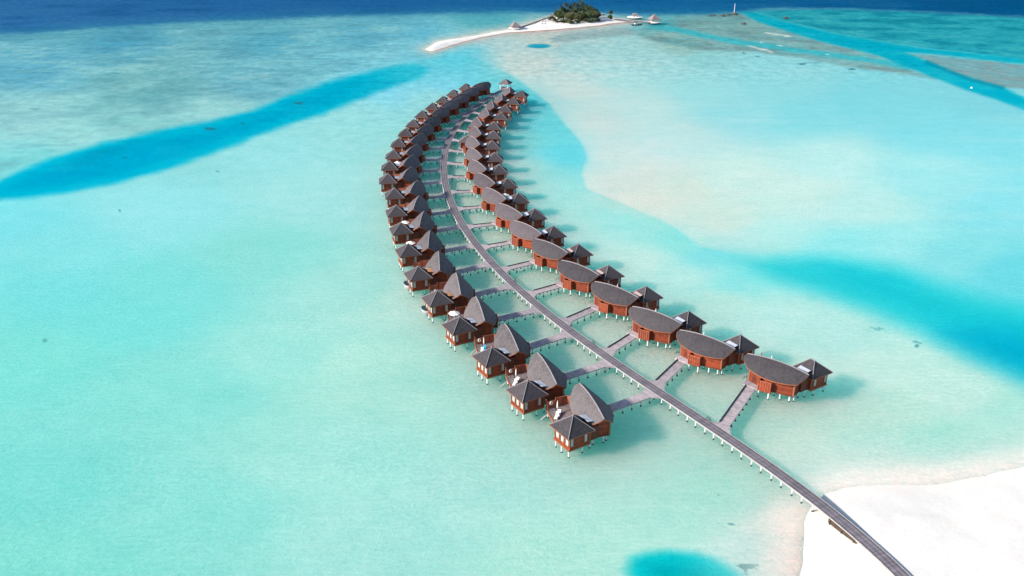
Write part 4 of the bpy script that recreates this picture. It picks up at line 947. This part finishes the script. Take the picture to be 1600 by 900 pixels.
def pier(pts, label, w=1.6, z=1.9, below=True):
    root = empty('pier', (pts[0].x, pts[0].y, 0)); tag(root, label, 'pier'); o = pts[0].copy(); o.z = 0
    mb = MB(); fb = MB()
    for p, q in zip(pts[:-1], pts[1:]):
        a, b_ = p-o, q-o; a.z = b_.z = 0
        mb.beam(a+Vector((0, 0, z)), b_+Vector((0, 0, z)), w, .2); fb.beam(a+Vector((0, 0, z-.45)), b_+Vector((0, 0, z-.45)), w-.3, .6)
    mb.build('deck', M['beam'], root); fb.build('beam', M['dark_trim'], root)
    for p, q in zip(pts[:-1], pts[1:]):
        n = int((q-p).length/6)
        for i in range(n+1):
            u = p.lerp(q, i/max(n, 1))-o; u.z = 0; link(pile_mesh, 'pile', root, u)
pier([P2(960, 29, 1.9), P2(985, 31, 1.9), P2(1006, 33, 1.9), P2(1016, 35, 1.9)], 'pale pier running from the far islet out to the thatched platform', 2.2)
pier([P2(811, 42.5, 1.9), P2(830, 36, 1.9), P2(850, 28.5, 1.9), P2(864, 24, 1.9)], 'long low pier along the left edge of the far islet', 1.5)
pier([P2(934, 22, 2.2), P2(943, 20.5, 2.2)], 'short dark pier behind the trees of the far islet', 4.5)
rw = {0: 'left', 1: 'middle', 2: 'right hand', 3: 'topmost'}
for i, (px, py, h) in enumerate(((894, 33, 3.0), (909, 31.5, 3.2), (899, 27, 3.0))):
    x, y = ix(px, py); g = gazebo('islet_hut', '%s thatched hut among the trees of the far islet' % rw[i], 'hut', x, y, 3.0, .5*i, .3, 4.2, 8.6, wallm='dark_wood', roof='thatch', post='trim'); g['group'] = 'thatched huts among the trees'
SH = [(849.5, 33.5, 'leftmost thatched parasol on the open sand of the far islet'), (860.5, 27.5, 'thatched parasol by the long pier of the far islet, lower'), (865, 25.5, 'thatched parasol by the long pier of the far islet, upper'), (863.5, 36, 'thatched parasol in front of the left bushes of the far islet'), (874.5, 36.5, 'second thatched parasol in front of the far islet bushes'), (896.5, 37, 'rightmost pale thatched parasol in front of the far islet bushes')]
for px, py, lb in SH:
    x, y = ix(px, py); gz = ground_z(x, y); root = empty('thatched_parasol', (x, y, max(gz, 0)-.05)); tag(root, lb, 'parasol', 'thatched parasols on the islet beach')
    MB().lathe([(1.75, 2.0), (1.7, 2.12), (0, 3.2)], 12).build('canopy', M['thatch'], root); MB().lathe([(.07, 0), (.07, 2.4)], 8).build('pole', M['trunk'], root)
for i, (px, py) in enumerate(((847.3, 38), (851.7, 38), (848, 34.6), (851.5, 34.6))):
    x, y = ix(px, py); o_ = empty('sun_lounger', (x, y, max(ground_z(x, y), 0)), R(70)); tag(o_, '%s grey lounger of the four on the far islet sand' % ['lower left', 'lower right', 'upper left', 'upper right'][i], 'sun lounger', 'loungers on the islet sand')
    MB().box((0, 0, .3), (1.9, .7, .12)).build('seat', M['thatch'], o_); MB().prism([(.6, -.35), (1.0, -.35), (1.0, .35), (.6, .35)], [.36, .7, .7, .36], [.46, .8, .8, .46]).build('backrest', M['thatch'], o_)
# moored boat
b0 = P2(995, 39, .3); root = empty('motor_boat', (b0.x, b0.y, 0), R(18)); tag(root, 'dark hulled motor boat moored below the right hand pier of the far islet', 'boat')
hull = MB(); S_ = [(-4.2, 1.15, .9), (-2, 1.35, .9), (1, 1.3, 1.0), (3, .9, 1.15), (4.6, .06, 1.4)]
vs = [v for x, w_, z in S_ for v in ((x, -w_, z), (x, -w_*.6, -.2), (x, w_*.6, -.2), (x, w_, z))]
hull.add(vs, [(4*i+j, 4*i+j+1, 4*i+5+j, 4*i+4+j) for i in range(4) for j in range(3)]+[(0, 3, 2, 1)]+[(4*i, 4*i+4, 4*i+7, 4*i+3) for i in range(4)])
hull.build('hull', M['hull'], root); MB().box((-.6, 0, 1.5), (2.6, 1.7, 1.0)).build('cabin', M['white'], root); MB().box((-.6, 0, 2.15), (3.4, 2.1, .12)).build('roof', M['dark_trim'], root); MB().box((-4.3, 0, .9), (.5, .5, .8)).build('outboard_motor', M['black'], root)
# beacon on the reef
bc = P2(1147, 21.5, 0); root = empty('beacon', (bc.x, bc.y, 0)); tag(root, 'tall white channel beacon standing on dark rocks at the reef edge', 'beacon')
MB().lathe([(.2, 0), (.13, 8.5), (0, 8.8)], 8).build('mast', M['white'], root); MB().lathe([(.9, 0), (.9, 1.6), (.5, 1.9)], 10).build('base', M['thatch'], root)
rng = np.random.default_rng(3)
def rock(x, y, r, label, group):
    bm = bmesh.new(); bmesh.ops.create_icosphere(bm, subdivisions=2, radius=1)
    for v in bm.verts:
        q = v.co; f = 1+.35*math.sin(q.x*3.1+x)+.25*math.sin(q.y*4.3+y); v.co = Vector((q.x*r*f, q.y*r*.8*f, q.z*r*.35*f))
    me = D.meshes.new('reef_rock'); bm.to_mesh(me); bm.free(); me.materials.append(M['rock'])
    o = link(me, 'reef_rock', None, (x, y, 0)); tag(o, label, 'rock', group)
for i, (px, py, r, lb) in enumerate(((1147, 22.6, 3.6, 'dark rock at the foot of the white beacon'), (1139, 23.4, 2.6, 'dark rock just left of the white beacon'), (1130, 25, 2.8, 'low dark rock further left of the beacon'), (1161, 37.5, 2.6, 'dark rock on the pale reef below the beacon'), (1228, 28.5, 3.0, 'dark rock on the teal reef right of the channel'), (1113, 24.5, 2.2, 'small dark rock at the reef edge, leftmost of the row'))):
    v = P2(px, py, 0); rock(v.x, v.y, r, lb, 'dark rocks on the reef')
# white buoy in the turquoise channel
v = P2(1518, 138, 0); root = empty('buoy', (v.x, v.y, 0)); tag(root, 'small white buoy floating in the turquoise channel at upper right', 'buoy')
MB().lathe([(.2, -.3), (.5, 0), (.5, .4), (.2, .8)], 12).build('float', M['white'], root)
# two waders in the shallows off the islet
def person(x, y, rz, label, stride):
    root = empty('person', (x, y, -.35), rz); tag(root, label, 'person', 'people wading off the islet')
    J = {'hip': (0, 0, .95), 'wst': (0, 0, 1.12), 'cst': (0, 0, 1.36), 'nck': (0, 0, 1.5), 'hd': (.02, 0, 1.62), 'tp': (.01, 0, 1.76)}
    for s_, k in ((-1, 'l'), (1, 'r')):
        J[k+'h'] = (0, s_*.1, .9); J[k+'k'] = (s_*stride*.5+.04, s_*.1, .5); J[k+'a'] = (s_*stride, s_*.1, .08); J[k+'t'] = (s_*stride+.17, s_*.11, .03)
        J[k+'s'] = (0, s_*.19, 1.44); J[k+'e'] = (-s_*stride*.3, s_*.26, 1.16); J[k+'w'] = (-s_*stride*.6+.08, s_*.27, .92); J[k+'f'] = (-s_*stride*.6+.12, s_*.27, .78)
    E_ = [('hip', 'wst'), ('wst', 'cst'), ('cst', 'nck'), ('nck', 'hd'), ('hd', 'tp')]+[(k+a, k+b_) for k in 'lr' for a, b_ in (('h', 'k'), ('k', 'a'), ('a', 't'), ('s', 'e'), ('e', 'w'), ('w', 'f'))]+[('hip', 'lh'), ('hip', 'rh'), ('cst', 'ls'), ('cst', 'rs')]
    Rd = {'hip': .14, 'wst': .13, 'cst': .15, 'nck': .055, 'hd': .1, 'tp': .08, 'h': .09, 'k': .06, 'a': .04, 't': .04, 's': .06, 'e': .042, 'w': .03, 'f': .035}
    ks = list(J); me = D.meshes.new('body'); me.from_pydata([J[k] for k in ks], [(ks.index(a), ks.index(b_)) for a, b_ in E_], [])
    o = link(me, 'body', root); me.materials.append(M['skin']); mo = o.modifiers.new('skin', 'SKIN')
    for i, k in enumerate(ks):
        r_ = Rd.get(k, Rd.get(k[1:], .05)); o.data.skin_vertices[0].data[i].radius = (r_, r_)
    o.data.skin_vertices[0].data[0].use_root = True; sb = o.modifiers.new('sub', 'SUBSURF'); sb.levels = sb.render_levels = 1
    MB().lathe([(.16, .78), (.175, .9), (.15, 1.05)], 12).build('shorts', M['cloth'], root); MB().lathe([(.1, 1.66), (.112, 1.72), (.08, 1.8), (0, 1.83)], 10).build('hair', M['hair'], root)
for i, (px, py) in enumerate(((872.5, 74.5), (874.8, 72.5))):
    v = P2(px, py, 0); person(v.x, v.y, R(40+90*i), ['person wading in the shallows off the islet, nearer one', 'person wading in the shallows off the islet, farther one'][i], .22)
